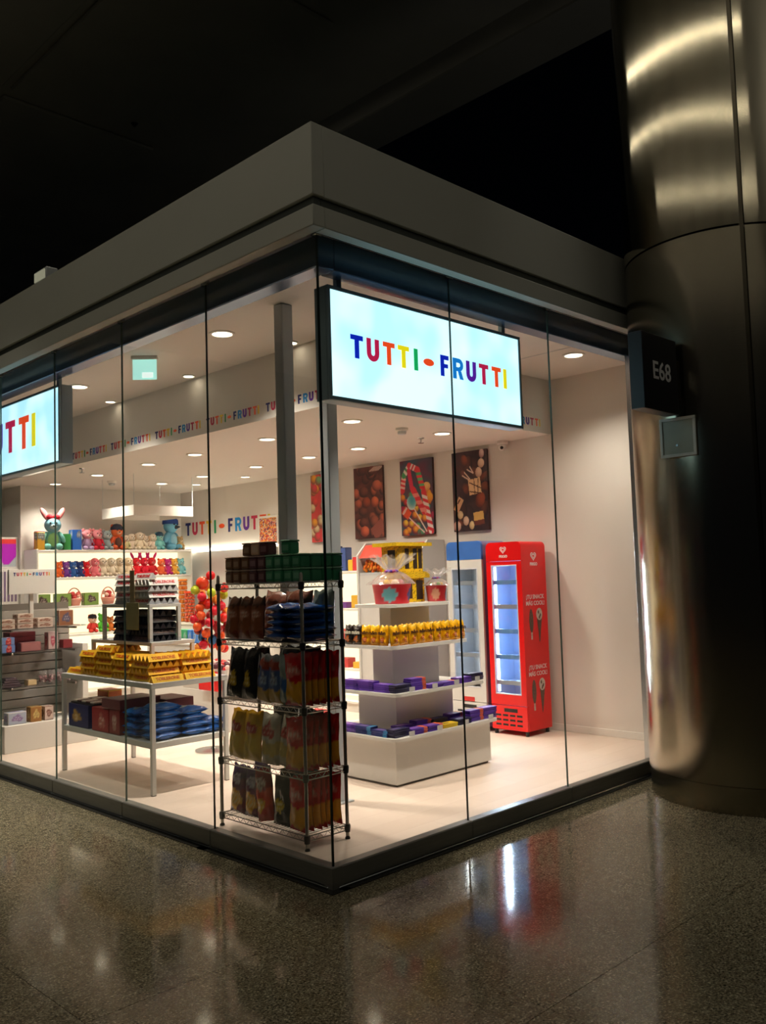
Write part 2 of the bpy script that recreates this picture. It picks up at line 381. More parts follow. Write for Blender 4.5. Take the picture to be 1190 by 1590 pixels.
for i in range(5): word_flat('lettering', bk, (1.53, 6.09 - .906 * i, 3.022), '-X', .075)
for i in range(3): word_flat('lettering', bk, (1.60 + .906 * i, 1.53, 3.022), '-Y', .075)
ob('joint', MB().box(3.41, 3.422, .05, 1.53, CZ - .002, CZ), GREY_STEEL, SC.objects['ceiling.001'])
# fascia with a recessed groove, and soffit
OV = .16
def ring_L(z0, z1, d, t):   # L-shaped band along both fronts, d = how far it stands out
    m_ = MB(); m_.box(-d, -d + t, -d, 11.5, z0, z1, .004); m_.box(-d + t, 7.5, -d, -d + t, z0, z1, .004); return m_
fs = struct('fascia', ring_L(3.585, 3.975, OV, .08), FASCIA, 'wide pale grey fascia band over the shop glass')
ob('lower_band', ring_L(3.42, 3.533, OV, .08), FASCIA, fs); ob('groove', ring_L(3.533, 3.585, OV - .02, .05), GROOVE, fs)
ob('soffit', MB().box(-OV + .08, .0, -OV + .08, 11.5, 3.475, 3.50).box(0, 7.5, -OV + .08, 0, 3.475, 3.50), FASCIA, fs)
ob('roof_deck', MB().box(-OV + .08, 7.4, -OV + .08, 11.4, 3.86, 3.90), GROOVE, fs)
# header behind the glass and the silver track on top
struct('trim_2', MB().box(.03, .15, .03, 11, 3.295, 3.475, .006), HEADER, 'dark blue grey steel header above the left glass')
struct('trim_3', MB().box(.15, 7.4, .03, .15, 3.295, 3.475, .006), HEADER, 'dark blue grey steel header above the right glass')
struct('trim_4', MB().box(-.03, 7.4, -.03, -.012, 3.452, 3.474, .004), SILVER, 'thin silver track along the top of the right glass')
# glass walls
PANES = [('y', a, b) for a, b in ((0, 1.07), (1.07, 2.13), (2.13, 3.205), (3.205, 4.27), (4.27, 5.35), (5.35, 6.4), (6.4, 7.5), (7.5, 8.6), (8.6, 9.8), (9.8, 11.0))] + [('x', a, b) for a, b in ((0, 1.085), (1.085, 2.155), (2.155, 3.30), (3.345, 4.40))]
for i, (ax, a, b) in enumerate(PANES):
    wn = link('window_%d' % (i + 1), None); wn['kind'] = 'structure'
    g = .002
    def slabbox(m_, d0, d1, z0, z1, bev=0, e=0):
        if ax == 'y': return m_.box(d0, d1, a + e, b - e, z0, z1, bev)
        return m_.box(a + e, b - e, d0, d1, z0, z1, bev)
    p = MB(); slabbox(p, -.006, .006, .11, 3.455, 0, g)
    for q in range(len(p.f)):
        n_ = [p.v[k] for k in p.f[q]]
        d = 1 if ax == 'y' else 0
        if len({round(v[d], 4) for v in n_}) == 1: p.m[q] = 1
    ob('pane', p, [GLASS, GLASS_EDGE if a == 0 else GLASS_EDGE_PALE], wn)
    if i == 0 or (ax == 'x' and a == 0):
        pass
    r_ = MB(); slabbox(r_, -.035, .035, .012, .112, .006, .002 if a > 0 else -.0); ob('bottom_rail', r_, DARK_STEEL, wn)
    t_ = MB(); slabbox(t_, -.08, .05, 0, .004, 0, -.08 if a == 0 and ax == 'y' else 0); ob('threshold', t_, DARK_STONE, wn)
    t_ = MB(); slabbox(t_, -.046, .04, .004, .014, .003, .0); ob('sill', t_, SILVER, wn)
    c_ = MB()
    if ax == 'y': c_.box(-.018, .012, b - .03, b + .03, 3.44, 3.475, .004)
    else: c_.box(b - .03, b + .03, -.018, .012, 3.44, 3.475, .004)
    ob('clip', c_, SILVER, wn)
struct('trim_5', MB().box(3.30, 3.345, -.03, .05, 0, 3.47, .004), SILVER, 'slim silver end post of the right glass')
struct('trim_6', MB().box(-.016, -.006, -.016, -.006, .11, 3.44), GLASS_EDGE, 'dark glass corner joint with a steel foot')
ob('foot', MB().box(-.037, .037, -.037, .037, 0, .113, .004), DARK_STEEL, SC.objects['trim_6']); ob('clip', MB().box(-.03, .02, -.03, .02, 3.44, 3.475, .006), SILVER, SC.objects['trim_6'])
# posts
for (x, y), lb in (((.76, 1.25), 'square grey steel post inside the left glass'), ((1.158, 1.25), 'square grey steel post behind the glass corner')):
    t = thing('steel_post', lb, 'post', (x, y, 0)); t['kind'] = 'structure'; del t['category']
    ob('shaft', MB().box(-.048, .048, -.048, .048, .02, CZ - .001, .006), GREY_STEEL, t); ob('foot_plate', MB().box(-.08, .08, -.08, .08, .012, .024, .003), GREY_STEEL, t)

# ------------------------------------------------------------------ downlights
def downlight(x, y, z, label, r=.075, e=104, tilt=0):
    t = thing('downlight', label, 'downlight', (x, y, z), group='round recessed ceiling downlights')
    ob('trim_ring', MB().lathe([(r * 1.25, 0), (r * 1.25, -.006), (r, -.010), (r * .96, -.002)], 24, cap=False), WHITE, t)
    ob('lamp', MB().lathe([(r * .96, -.004), (r * .96, -.002)], 20), LAMP, t)
    light('downlight_beam', 'SPOT', (x, y, z - .02), e, (1, .865, .72), .06, rot=(tilt, 0, 0), angle=math.radians(125 if not tilt else 70), blend=.9) if e else None
ROWS = [(2.2, [2.11, 3.33, 4.6, 5.57, 6.80, 7.98], 'left'), (3.40, [2.11, 3.31, 4.12, 5.12, 6.28, 7.28], 'right')]
for x, yy, side in ROWS:
    for k, y in enumerate(yy): downlight(x, y, LZ, 'round downlight, %s from the glass in the %s row of the lower ceiling' % (ORD[k], side))
downlight(3.92, 6.05, LZ, 'round downlight beside the coloured shop name on the far wall', .06, 18)
downlight(3.88, 7.16, LZ, 'round downlight nearest the far corner above the blue plush bird', .06, 18)
for x, y, lb in [(.845, 2.11, 'large round downlight in the raised ceiling left of the grey post'), (.84, 4.51, 'large round downlight in the raised ceiling beside the left sign'), (3.675, .761, 'large round downlight in the raised ceiling near the column')]:
    downlight(x, y, CZ, lb, .08, 140 if x > 2 else 300)
for k, (x, y) in enumerate([(1.43, 5.0), (1.43, 3.5), (1.43, 1.99)]):
    downlight(x, y, CZ, 'small bright disc against the bulkhead, %s from the left' % ORD[k], .05, 0)  # glowing discs only, without a beam
downlight(.9, 7.0, CZ, 'round downlight in the raised ceiling behind the left sign', .08, 300)
downlight(1.75, .36, CZ, 'added fill downlight hidden behind the right sign, left one', .08, 170, .30)  # added unseen pair, tilted inwards to brighten the tiered display front
downlight(2.35, .36, CZ, 'added fill downlight hidden behind the right sign, right one', .08, 170, .30)
for x, y, lb in [(.8, 8.6, 'round downlight far left beyond the display unit')]: downlight(x, y, CZ, lb, .08, 40)

def detector(x, y, lb):
    t = thing('smoke_detector', lb, 'smoke detector', (x, y, LZ)); ob('base', MB().lathe([(.06, 0), (.06, -.02), (.05, -.03)], 20), WHITE, t); ob('sensor', MB().lathe([(.042, -.03), (.04, -.055), (.03, -.06)], 16), GREY_STEEL, t)
detector(2.853, 2.13, 'white smoke detector on the ceiling below the right sign'); detector(2.68, 7.34, 'white smoke detector beside the hanging panel frame')
def sprinkler(x, y, lb):
    t = thing('sprinkler', lb, 'sprinkler', (x, y, LZ)); ob('stem', MB().lathe([(.035, 0), (.03, -.008), (.008, -.012), (.008, -.05)], 12), SILVER, t); ob('deflector', MB().lathe([(.03, -.05), (.03, -.054)], 12), SILVER, t)
sprinkler(3.44, 2.43, 'small metal sprinkler on the ceiling above the posters'); sprinkler(1.75, 6.3, 'small metal sprinkler under the bulkhead on the left')
t = thing('security_camera', 'small white dome camera at the top of the right wall', 'camera', (4.33, 2.09, LZ))
ob('mount', MB().lathe([(.06, 0), (.06, -.03), (.045, -.04)], 18), WHITE, t); ob('eyeball', MB().ball((0, 0, -.06), .045), WHITE, t); ob('lens', MB().ball((-.035, -.015, -.075), .018), BLACK, t)
# exit sign
t = thing('exit_sign', 'lit green white exit sign hanging from the raised ceiling', 'sign', (.74, 3.10, CZ), -.72)
ob('housing', MB().box(-.11, .11, -.025, .025, -.03, 0, .004), WHITE, t)
ob('panel', MB().box(-.10, .10, -.006, .006, -.20, -.03, .002), mat('exit_panel', (176, 236, 224), .3, emit=.95), t)
ob('pictogram', MB().box(-.02, .07, -.009, .009, -.185, -.14), mat('exit_white', (240, 255, 250), .3, emit=1.0), t)

# ------------------------------------------------------------------ light box signs
def lightbox(label, axis, start, length, z0, z1, letter_h, letter_off, letter_z, hangers):
    # start = near edge along the wall; the face lies .12 behind the glass
    t = thing('lightbox_sign', label, 'sign', (0, 0, 0), group='backlit shop name signs')
    A = (lambda a0, a1, d0, d1, c0, c1, b=0: MB().box(a0, a1, d0, d1, c0, c1, b)) if axis == '-Y' else (lambda a0, a1, d0, d1, c0, c1, b=0: MB().box(d0, d1, a0, a1, c0, c1, b))
    fr = mat('sign_frame', (150, 168, 178), .4, .1, noise=.03)
    e = start + length
    ob('case', A(start, e, .13, .23, z0, z1, .004), fr, t)
    m_ = MB()
    for a in ((start, e, z0, z0 + .022), (start, e, z1 - .022, z1), (start, start + .022, z0 + .022, z1 - .022), (e - .022, e, z0 + .022, z1 - .022)):
        if axis == '-Y': m_.box(a[0], a[1], .112, .13, a[2], a[3], .003)
        else: m_.box(.112, .13, a[0], a[1], a[2], a[3], .003)
    ob('frame', m_, fr, t)
    ob('face', A(start + .022, e - .022, .119, .13, z0 + .022, z1 - .022), LIGHTBOX, t)
    for hx in hangers: ob('hanger', A(hx - .018, hx + .018, .16, .19, z1, CZ), fr, t)
    if axis == '-Y': word_letters(t, (start + letter_off, .119, letter_z), axis, letter_h, GLOW)
    else: word_letters(t, (.119, e - letter_off, letter_z), axis, letter_h, GLOW)
    return t
lightbox('backlit white sign with rainbow letters hanging behind the right glass', '-Y', .168, 1.81, 2.59, 3.245, .136, .172, 2.853, (.30, 1.85))
lightbox('large backlit sign cut by the left edge, ending in red and yellow letters', '-X', 3.37, 3.95, 2.59, 3.24, .285, .41, 2.79, (3.5, 6.9))

# ------------------------------------------------------------------ metal column, gate sign, leaflet holder
CC = (3.23, -.846)
def wave(a, z): return .0022 * (math.sin(1.9 * z + 1.6 * a) + .5 * math.sin(4.1 * z - 2.3 * a + 1)) + .0003 * math.sin(9 * z + 3 * a)
def shell(a0, a1, z0, z1, r=.715, n=48, k=90):
    m_ = MB(); m_.grid(lambda u, v: (CC[0] + (r + wave(a0 + (a1 - a0) * u, z0 + (z1 - z0) * v)) * math.cos(a0 + (a1 - a0) * u), CC[1] + (r + wave(a0 + (a1 - a0) * u, z0 + (z1 - z0) * v)) * math.sin(a0 + (a1 - a0) * u), z0 + (z1 - z0) * v), n, k)
    return m_
cl = link('column', None); props(cl, 'huge round brushed steel column at the right', kind='structure')
ob('core', MB().lathe([(.698, .0), (.698, 8.0)], 64, (*CC, 0)), mat('core_steel', (96, 90, 78), .25, 1, noise=.08), cl)
seam = math.radians(-147.5); g = .022
for k in range(3):
    a0 = seam + k * 2 * PI / 3 + g; a1 = seam + (k + 1) * 2 * PI / 3 - g
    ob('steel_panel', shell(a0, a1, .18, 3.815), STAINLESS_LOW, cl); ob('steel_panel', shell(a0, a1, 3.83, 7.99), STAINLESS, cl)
ob('plinth', MB().lathe([(.706, 0), (.706, .175)], 72, (*CC, 0)), STAINLESS_LOW, cl)
t = thing('gate_sign', 'black projecting sign reading E68 on the steel column', 'sign', (2.02, -.8, 2.605))
dk = mat('sign_black', (14, 16, 24), .45, noise=.05)
ob('box', MB().box(0, .455, 0, .10, 0, .50, .004), dk, t); ob('bracket', MB().box(.455, .53, .03, .07, .12, .38, .003), DARK_STEEL, t)
o = link('lettering', text_mesh('E68', .165, mat('sign_grey', (235, 236, 240), .5), off=.002), t, (.24, -.001, .257), R_Y)
t = thing('leaflet_holder', 'small square clear leaflet holder fixed to the column under the black sign', 'holder', (2.506, -.768, 2.33), -PI / 2 + .06)
ob('back_plate', MB().box(-.125, .125, -.004, .004, 0, .265, .003), mat('holder_plate', (150, 152, 136), .3, noise=.06), t)
fm = MB()
for a in ((-.125, .125, 0, .02), (-.125, .125, .245, .265), (-.125, -.105, .02, .245), (.105, .125, .02, .245)): fm.box(a[0], a[1], -.012, -.004, a[2], a[3], .002)
ob('frame', fm, mat('holder_frame', (186, 188, 180), .3), t)
ob('lock', MB().lathe([(.008, 0), (.008, .01)], 10, (0, 0, 0)), SILVER, t, (0.0, -.02, .075), (PI / 2, 0, 0))
t = thing('roof_floodlight', 'small pale floodlight showing over the fascia top at left', 'lamp', (.22, 3.85, 3.90))
ob('stand', MB().box(-.03, .03, -.03, .03, 0, .32, .004), GREY_STEEL, t); ob('head', MB().box(-.05, .06, -.12, .12, .32, .44, .01), GREY_STEEL, t)
ob('diffuser', MB().box(-.058, -.05, -.10, .10, .34, .42), mat('flood_face', (220, 220, 190), .4, emit=.25), t)

exec_after = []

# ------------------------------------------------------------------ packaging prototypes
def mixc(a, b, t): return tuple(a[i] + (b[i] - a[i]) * t for i in range(3))
def bands(stops):   # horizontal colour bands from bottom (0) to top (1)
    def p(u, v):
        c = stops[0][1]
        q = v + .025 * math.sin(7 * u + 3) + .012 * math.sin(19 * u)
        for h, cc in stops:
            if q >= h: c = cc
        return mixc(c, (30, 20, 20), .16 * max(0, math.sin(11 * u + 6 * v) * math.sin(13 * v + 4 * u)))
    return p
def blob(base, cu, cv, ru, rv, c):   # an uneven patch of print with two rows of letter-like marks
    ph = cu * 31 + cv * 47 + c[0] * .1; c2 = mixc(c, (246, 240, 230), .55) if sum(c) < 480 else mixc(c, (60, 30, 30), .6)
    def p(u, v):
        a, b = (u - cu) / ru, (v - cv) / rv; th = math.atan2(b, a); d = math.hypot(a, b) / (1 + .16 * math.sin(3 * th + ph) + .10 * math.sin(5 * th + 2 * ph))
        if d > 1: return base(u, v)
        if abs(a) < .7 and (.08 < b < .5 or -.45 < b < -.12): return c2 if math.sin(a * 13 + ph + 3 * math.sin(b * 9)) > -.2 else c
        return mixc(c, (60, 40, 30), .25 * max(0, math.sin(7 * a + 5 * b + ph)))
    return p
def bag_mesh(w_, h_, d_, paint, seed=0, nu=16, nv=22):
    rnd = random.Random(seed); ph = [rnd.uniform(0, 6) for _ in range(4)]
    m_ = MB()
    def th(u, v):
        e = max(0, 1 - (2 * u - 1) ** 2) ** .5 * max(0, min(1, (v - .0) / .16)) ** .6 * max(0, min(1, (1 - v) / .20)) ** .7
        return .002 + d_ * .5 * e * (1 + .16 * math.sin(9 * u + ph[0] + 4 * v) + .12 * math.sin(17 * v + ph[1] + 5 * u) + .07 * math.sin(27 * u - 13 * v + ph[2]))
    def xx(u, v): return (u - .5) * w_ * (1 - .10 * math.sin(PI * v) + .05 * math.sin(6 * v + ph[2]) * (1 - v))
    def zz(u, v): return v * h_ * (1 - .03 * (1 - (2 * u - 1) ** 2)) if v < .9 else v * h_ + .006 * math.sin(11 * u + ph[3])
    m_.grid(lambda u, v: (xx(u, v), -th(u, v), zz(u, v)), nu, nv, paint)
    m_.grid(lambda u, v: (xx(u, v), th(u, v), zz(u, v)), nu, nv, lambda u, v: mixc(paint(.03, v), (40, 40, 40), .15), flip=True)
    return m_
BAGS = {}
def bag(kind, w_, h_, d_, paint, name='snack_bag', cat='bag', text=None, tink=None, tz=.62, tsize=.05):
    def make():
        o = thing(name, 'x', cat)
        ob('pouch', bag_mesh(w_, h_, d_, paint, hash(kind) % 99 if False else len(BAGS) * 7 + 3), FOIL, o)
        if text: link('lettering', text_mesh(text, tsize, tink, off=.0012), o, (0, -d_ * .5 - .006, h_ * tz), R_Y)
        return o
    BAGS[kind] = Proto(make)
def put_bag(kind, loc, rz, label, group=None, tilt=0, roll=0):
    return BAGS[kind].put(loc, (tilt, roll, rz), label, group)
YEL = (246, 176, 16); RDC = (196, 24, 24); BLK = (22, 22, 26); NAVY = (20, 40, 110); PUR = (70, 36, 120); BROWN = (120, 70, 40)
white_ink = mat('print_white', (236, 236, 236), .4); red_ink = mat('print_red', (206, 30, 30), .4); dark_ink = mat('print_dark', (60, 30, 20), .4)
bag('redyel', 0.170, 0.31, .05, blob(bands([(0, (200, 40, 24)), (.08, (228, 160, 30)), (.48, (204, 28, 26)), (.93, (180, 24, 24))]), .5, .70, .36, .13, (226, 120, 110)))
bag('purple', 0.160, 0.30, .06, blob(blob(bands([(0, (84, 20, 40)), (.10, (110, 24, 44)), (.5, (96, 26, 70)), (.75, (60, 34, 90))]), .5, .30, .36, .22, (220, 160, 40)), .5, .74, .26, .12, (176, 172, 190)))
bag('orange', 0.160, 0.32, .06, blob(blob(bands([(0, (190, 30, 24)), (.3, (214, 60, 30)), (.6, (150, 26, 26))]), .4, .32, .28, .14, (238, 180, 40)), .5, .72, .3, .12, (210, 190, 180)))
bag('blackgreen', 0.160, 0.29, .05, blob(bands([(0, (14, 26, 22)), (.9, (26, 40, 34))]), .5, .42, .26, .14, (222, 190, 40)))
bag('yelred', 0.170, 0.31, .07, blob(bands([(0, (214, 176, 60)), (.5, (220, 166, 40)), (.9, (232, 170, 20))]), .5, .66, .34, .12, (186, 50, 40)))
bag('whitered', 0.170, 0.31, .07, blob(bands([(0, (186, 176, 150)), (.2, (196, 168, 90)), (.45, (200, 190, 170))]), .5, .68, .36, .15, (188, 60, 56)))
bag('blackyel', 0.170, 0.32, .06, blob(bands([(0, (14, 14, 14)), (.9, (24, 22, 20))]), .5, .38, .24, .14, (206, 164, 40)))
bag('silverblue', 0.160, 0.29, .06, blob(bands([(0, (190, 150, 70)), (.28, (70, 92, 140)), (.72, (150, 60, 40)), (.9, (140, 140, 140))]), .5, .5, .28, .14, (140, 160, 190)))
bag('bluewhite', 0.120, 0.30, .06, bands([(0, (120, 136, 136)), (.3, (60, 100, 160)), (.55, (150, 160, 156))]))
bag('brown', 0.160, 0.27, .06, blob(bands([(0, (140, 62, 36)), (.2, (150, 84, 50)), (.8, (90, 56, 36))]), .55, .58, .3, .14, (196, 130, 104)))
bag('bigbrown', .30, .30, .10, blob(bands([(0, (96, 52, 34)), (.5, (110, 60, 44)), (.85, (130, 70, 50))]), .5, .5, .3, .1, (150, 110, 90)))
bag('blueflat', .20, .26, .05, blob(bands([(0, (20, 66, 140)), (.5, (24, 84, 170)), (.85, (30, 60, 120))]), .5, .5, .35, .2, (70, 120, 190)))
bag('darkgrey', 0.240, 0.33, .08, bands([(0, (50, 50, 48)), (.5, (60, 60, 58)), (.85, (80, 80, 78))]))

# ------------------------------------------------------------------ chrome wire rack
RX0, RX1, RY0, RY1 = .283, .60, .547, 1.405
LV = [.10, .45, .835, 1.215, 1.575]
rk = thing('wire_rack', 'tall chrome wire shelving rack in the glass corner, crammed with snacks', 'rack', (RX0, RY0, 0))
W_, D_ = RX1 - RX0, RY1 - RY0
for x in (0, W_):
    for y in (0, D_):
        p = MB().lathe([(.011, .03), (.011, 1.62), (.006, 1.63)], 12, (x, y, 0)); 
        for z in [i * .05 + .06 for i in range(31)]: p.lathe([(.0118, 0), (.0118, .004)], 12, (x, y, z))
        po = ob('post', p, CHROME, rk); ob('foot', MB().lathe([(.016, .012), (.016, .02), (.009, .03)], 12, (x, y, 0)), BLACK, po)
        for z in LV: ob('collar', MB().lathe([(.017, -.034), (.02, 0), (.017, .012)], 12, (x, y, z - .012)), BLACK, po)
for z in LV:
    s_ = MB(); r = .0035; zt, zb = z - .006, z - .036
    for zz in (zt, zb): s_.tube([(0, 0, zz), (W_, 0, zz)], r); s_.tube([(0, D_, zz), (W_, D_, zz)], r); s_.tube([(0, 0, zz), (0, D_, zz)], r); s_.tube([(W_, 0, zz), (W_, D_, zz)], r)
    n = 26
    for x in (0, W_): s_.tube([(x, D_ * i / n, zt if i % 2 else zb) for i in range(n + 1)], .0022, 4)
    n = 10
    for y in (0, D_): s_.tube([(W_ * i / n, y, zt if i % 2 else zb) for i in range(n + 1)], .0022, 4)
    for i in range(1, 30): s_.tube([(0, D_ * i / 30, z - .0022), (W_, D_ * i / 30, z - .0022)], .0022, 4)
    ob('wire_shelf', s_, CHROME, rk)
FX = -PI / 2      # facing -X
sh = ['bottom', 'second', 'third', 'fourth']
def row(kind, n, lvl, y, x0, dx, what, group):
    for i in range(n):
        put_bag(kind, (x0 + dx * i, y + random.uniform(-.012, .012), LV[lvl]), FX + random.uniform(-.1, .1), '%s, %s from the glass, on the %s rack shelf' % (what, ORD[i], sh[lvl]), group, random.uniform(-.05, .02))
G = 'snack bags on the wire rack'
row('redyel', 6, 0, .665, .315, .052, 'red and yellow crisp bag', G); row('redyel', 6, 1, .665, .315, .052, 'red and yellow crisp bag', G); row('redyel', 6, 2, .655, .315, .052, 'red and yellow crisp bag', G)
for kind, lvl, y, x, lab, tilt, roll in [
    ('purple', 0, 1.305, .335, 'purple and yellow crisp bag beside the left post of the bottom rack shelf', -.12, .03),
    ('purple', 0, 1.135, .33, 'purple and yellow crisp bag second from left on the bottom rack shelf', -.10, 0),
    ('orange', 0, .985, .325, 'red and orange crisp bag leaning sideways on the bottom rack shelf', -.10, -.22),
    ('blackgreen', 0, .83, .325, 'black bag with a yellow star on the bottom rack shelf', -.06, 0),
    ('purple', 0, 1.25, .46, 'purple crisp bag behind at the left of the bottom rack shelf', -.1, .05),
    ('blackgreen', 0, .95, .45, 'dark bag standing behind the leaning one on the bottom rack shelf', -.1, 0),
    ('yelred', 1, 1.305, .335, 'golden yellow snack bag beside the left post of the second rack shelf', -.1, .05),
    ('yelred', 1, 1.13, .33, 'golden yellow snack bag second from left on the second rack shelf', -.1, 0),
    ('whitered', 1, .94, .33, 'pale bag with red print in the middle of the second rack shelf', -.08, 0),
    ('whitered', 1, .80, .345, 'crumpled pale bag beside the red bags on the second rack shelf', -.12, .10),
    ('darkgrey', 1, 1.00, .49, 'large dark grey bag behind the pale one on the second rack shelf', -.05, 0),
    ('darkgrey', 1, .80, .53, 'large dark grey bag behind the crumpled pale one on the second rack shelf', -.03, .04),
    ('darkgrey', 0, .86, .53, 'large dark bag at the back of the bottom rack shelf', -.03, .03),
    ('darkgrey', 2, .79, .54, 'large dark bag behind the narrow pouch on the third rack shelf', -.02, -.03),
    ('blackyel', 2, 1.315, .335, 'black bag with yellow print beside the left post of the third rack shelf', -.12, .03),
    ('blackyel', 2, 1.15, .33, 'black bag with yellow print second from left on the third rack shelf', -.14, -.06),
    ('silverblue', 2, .985, .325, 'silver blue snack bag with golden base on the third rack shelf', -.08, .10),
    ('silverblue', 2, .855, .32, 'silver blue snack bag in the middle of the third rack shelf', -.05, 0),
    ('bluewhite', 2, .755, .32, 'narrow pale blue pouch beside the red bags on the third rack shelf', 0, 0),
    ('blackyel', 2, 1.20, .47, 'tall black bag behind on the third rack shelf', -.1, -.1),
    ('darkgrey', 2, .95, .50, 'large dark bag at the back of the third rack shelf', -.05, 0),
    ('brown', 3, 1.325, .33, 'brown snack bag beside the left post of the fourth rack shelf', -.1, .03),
    ('brown', 3, 1.185, .33, 'brown snack bag second from left on the fourth rack shelf', -.1, -.02),
    ('brown', 3, 1.06, .33, 'brown snack bag third from left on the fourth rack shelf', -.12, -.05),
    ('bigbrown', 3, 1.14, .50, 'big brown bag lying behind the small ones on the fourth rack shelf', -.25, .12),
    ('bigbrown', 3, .90, .53, 'big dark brown bag at the back of the fourth rack shelf', -.1, 0)]:
    put_bag(kind, (x, y, LV[lvl] + .001), FX + random.uniform(-.08, .08), lab, G, tilt, roll)
for c_, (y, nm) in enumerate(((.86, 'left'), (.665, 'right'))):
    for i in range(5):
        o = put_bag('blueflat', (.315 if c_ == 0 else .32, y, LV[3] + .025 + i * .043), FX + random.uniform(-.1, .1), 'blue snack bag lying flat, %s up in the %s pile of the fourth rack shelf' % (ORD[i], nm), 'blue bags lying on the rack', -PI / 2 + .0)
for i, x in enumerate((.50, .56)):
    put_bag('bluewhite', (x, .64, LV[3] + .001), FX, ('blue pouch standing behind the blue pile, near the rack post', 'blue pouch standing at the right rear rack post')[i], G, -.05)

# tins on top of the rack
def tin_proto(name, c, s_=.082):
    def make():
        o = thing(name, 'x', 'tin')
        body = MB().color(c); body.box(-s_ / 2, s_ / 2, -s_ / 2, s_ / 2, 0, .074, .008); ob('body', body, CARD, o)
        lid = MB().color(mixc(c, (235, 235, 220), .35)); lid.box(-s_ / 2 - .001, s_ / 2 + .001, -s_ / 2 - .001, s_ / 2 + .001, .074, .084, .003); ob('lid', lid, CARD, o)
        lb = MB().color(mixc(c, (240, 240, 230), .28)); lb.box(-s_ / 2 - .0008, -s_ / 2, -.025, .025, .02, .055); ob('paper_label', lb, CARD, o)
        return o
    return Proto(make)
TIN = {'green': tin_proto('sweet_tin', (40, 124, 84)), 'brown': tin_proto('sweet_tin', (124, 78, 44)), 'maroon': tin_proto('sweet_tin', (92, 40, 46)), 'pink': tin_proto('sweet_tin', (236, 190, 160))}
for lay in range(2):
    z = LV[4] + .001 + lay * .085; nm = ('lower', 'upper')[lay]
    seq = ['brown', 'brown', 'brown', 'maroon', 'maroon', 'green', 'green', 'green', 'green']
    for i, k in enumerate(seq):
        TIN[k].put((.325 + random.uniform(-.003, .003), 1.285 - i * .0865, z), (0, 0, random.uniform(-.05, .05)), '%s square sweet tin, %s from the left in the %s layer on the rack top' % (k, ORD[i], nm), 'sweet tins on top of the wire rack')
    for i in range(3):
        TIN['green'].put((.412 + .0865 * i, .592, z), (0, 0, random.uniform(-.05, .05)), 'green square sweet tin, right side of rack top, %s layer, %s from front' % (nm, ORD[i]), 'sweet tins on top of the wire rack')
for y, k, lb in ((1.10, 'brown', 'single brown tin topmost at the left of the rack top'), (1.01, 'pink', 'pale pink tin topmost on the rack'), (.92, 'maroon', 'maroon tin topmost on the rack beside the pale one'), (.70, 'green', 'green tin standing alone topmost on the rack')):
    TIN[k].put((.33, y, LV[4] + .172), (0, 0, .1), lb, 'sweet tins on top of the wire rack')

# ------------------------------------------------------------------ white chocolate table
TX0, TX1, TY0, TY1 = .39, 1.08, 2.455, 3.955
tb = thing('display_table', 'white metal display table with two stepped risers of triangular chocolate bars', 'table', (TX0, TY0, 0))
tw, td = TX1 - TX0, TY1 - TY0
for x in (.018, tw - .018):
    for y in (.018, td - .018):
        lg = ob('leg', MB().box(x - .017, x + .017, y - .017, y + .017, .016, .80, .003), WHITE_METAL, tb); ob('foot', MB().box(x - .015, x + .015, y - .015, y + .015, .012, .016), BLACK, lg)
ob('tabletop', MB().box(0, tw, 0, td, .80, .84, .003), WHITE_METAL, tb); ob('lower_shelf', MB().box(.004, tw - .004, .004, td - .004, .355, .40, .003), WHITE_METAL, tb)
ac = MB().box(-.002, .002, .01, td - .01, .84, .885).box(.01, tw - .01, -.002, .002, .84, .885); ob('acrylic_lip', ac, ACRYLIC, tb)
def riser(x0, x1, y0, y1, zb, zt, nm):
    x0 -= TX0; x1 -= TX0; y0 -= TY0; y1 -= TY0
    r_ = MB().box(x0, x1, y0, y1, zt - .028, zt, .003); ro = ob('riser', r_, WHITE_METAL, tb)
    for x in (x0 + .016, x1 - .016):
        for y in (y0 + .016, y1 - .016): ob('riser_leg', MB().box(x - .015, x + .015, y - .015, y + .015, zb, zt - .028, .002), WHITE_METAL, ro)
    ob('acrylic_lip', MB().box(x0 - .002, x0 + .002, y0, y1, zt, zt + .03).box(x0, x1, y0 - .002, y0 + .002, zt, zt + .03), ACRYLIC, ro)
riser(.56, .96, 2.74, 3.74, .84, 1.125, 'lower'); riser(.57, .86, 2.78, 3.56, 1.125, 1.425, 'upper')
def bar_proto(c, edge, ink, L=.27, s_=.055):
    h = s_ * .87
    def make():
        o = thing('chocolate_bar', 'x', 'chocolate bar')
        b = MB(); b.add([(-s_ / 2, -L / 2, 0), (s_ / 2, -L / 2, 0), (0, -L / 2, h), (-s_ / 2, L / 2, 0), (s_ / 2, L / 2, 0), (0, L / 2, h)], [(0, 1, 2), (5, 4, 3)], [lin(edge)] * 6)
        b.add([(-s_ / 2, -L / 2, 0), (s_ / 2, -L / 2, 0), (0, -L / 2, h), (-s_ / 2, L / 2, 0), (s_ / 2, L / 2, 0), (0, L / 2, h)], [(0, 3, 4, 1), (1, 4, 5, 2), (0, 2, 5, 3)], [lin(c)] * 6)
        ob('carton', b, CARD, o, smooth=False)
        if ink:
            me = text_mesh('TOBLERONE', .036, ink, off=.0008)
            a = math.atan2(h, s_ / 2)
            link('lettering', me, o, (-s_ / 4 - .001, 0, h / 2), Euler((a, 0, -PI / 2)).to_matrix().to_euler())
            link('lettering', me, o, (s_ / 4 + .001, 0, h / 2), (a, 0, PI / 2))
        return o
    return Proto(make)
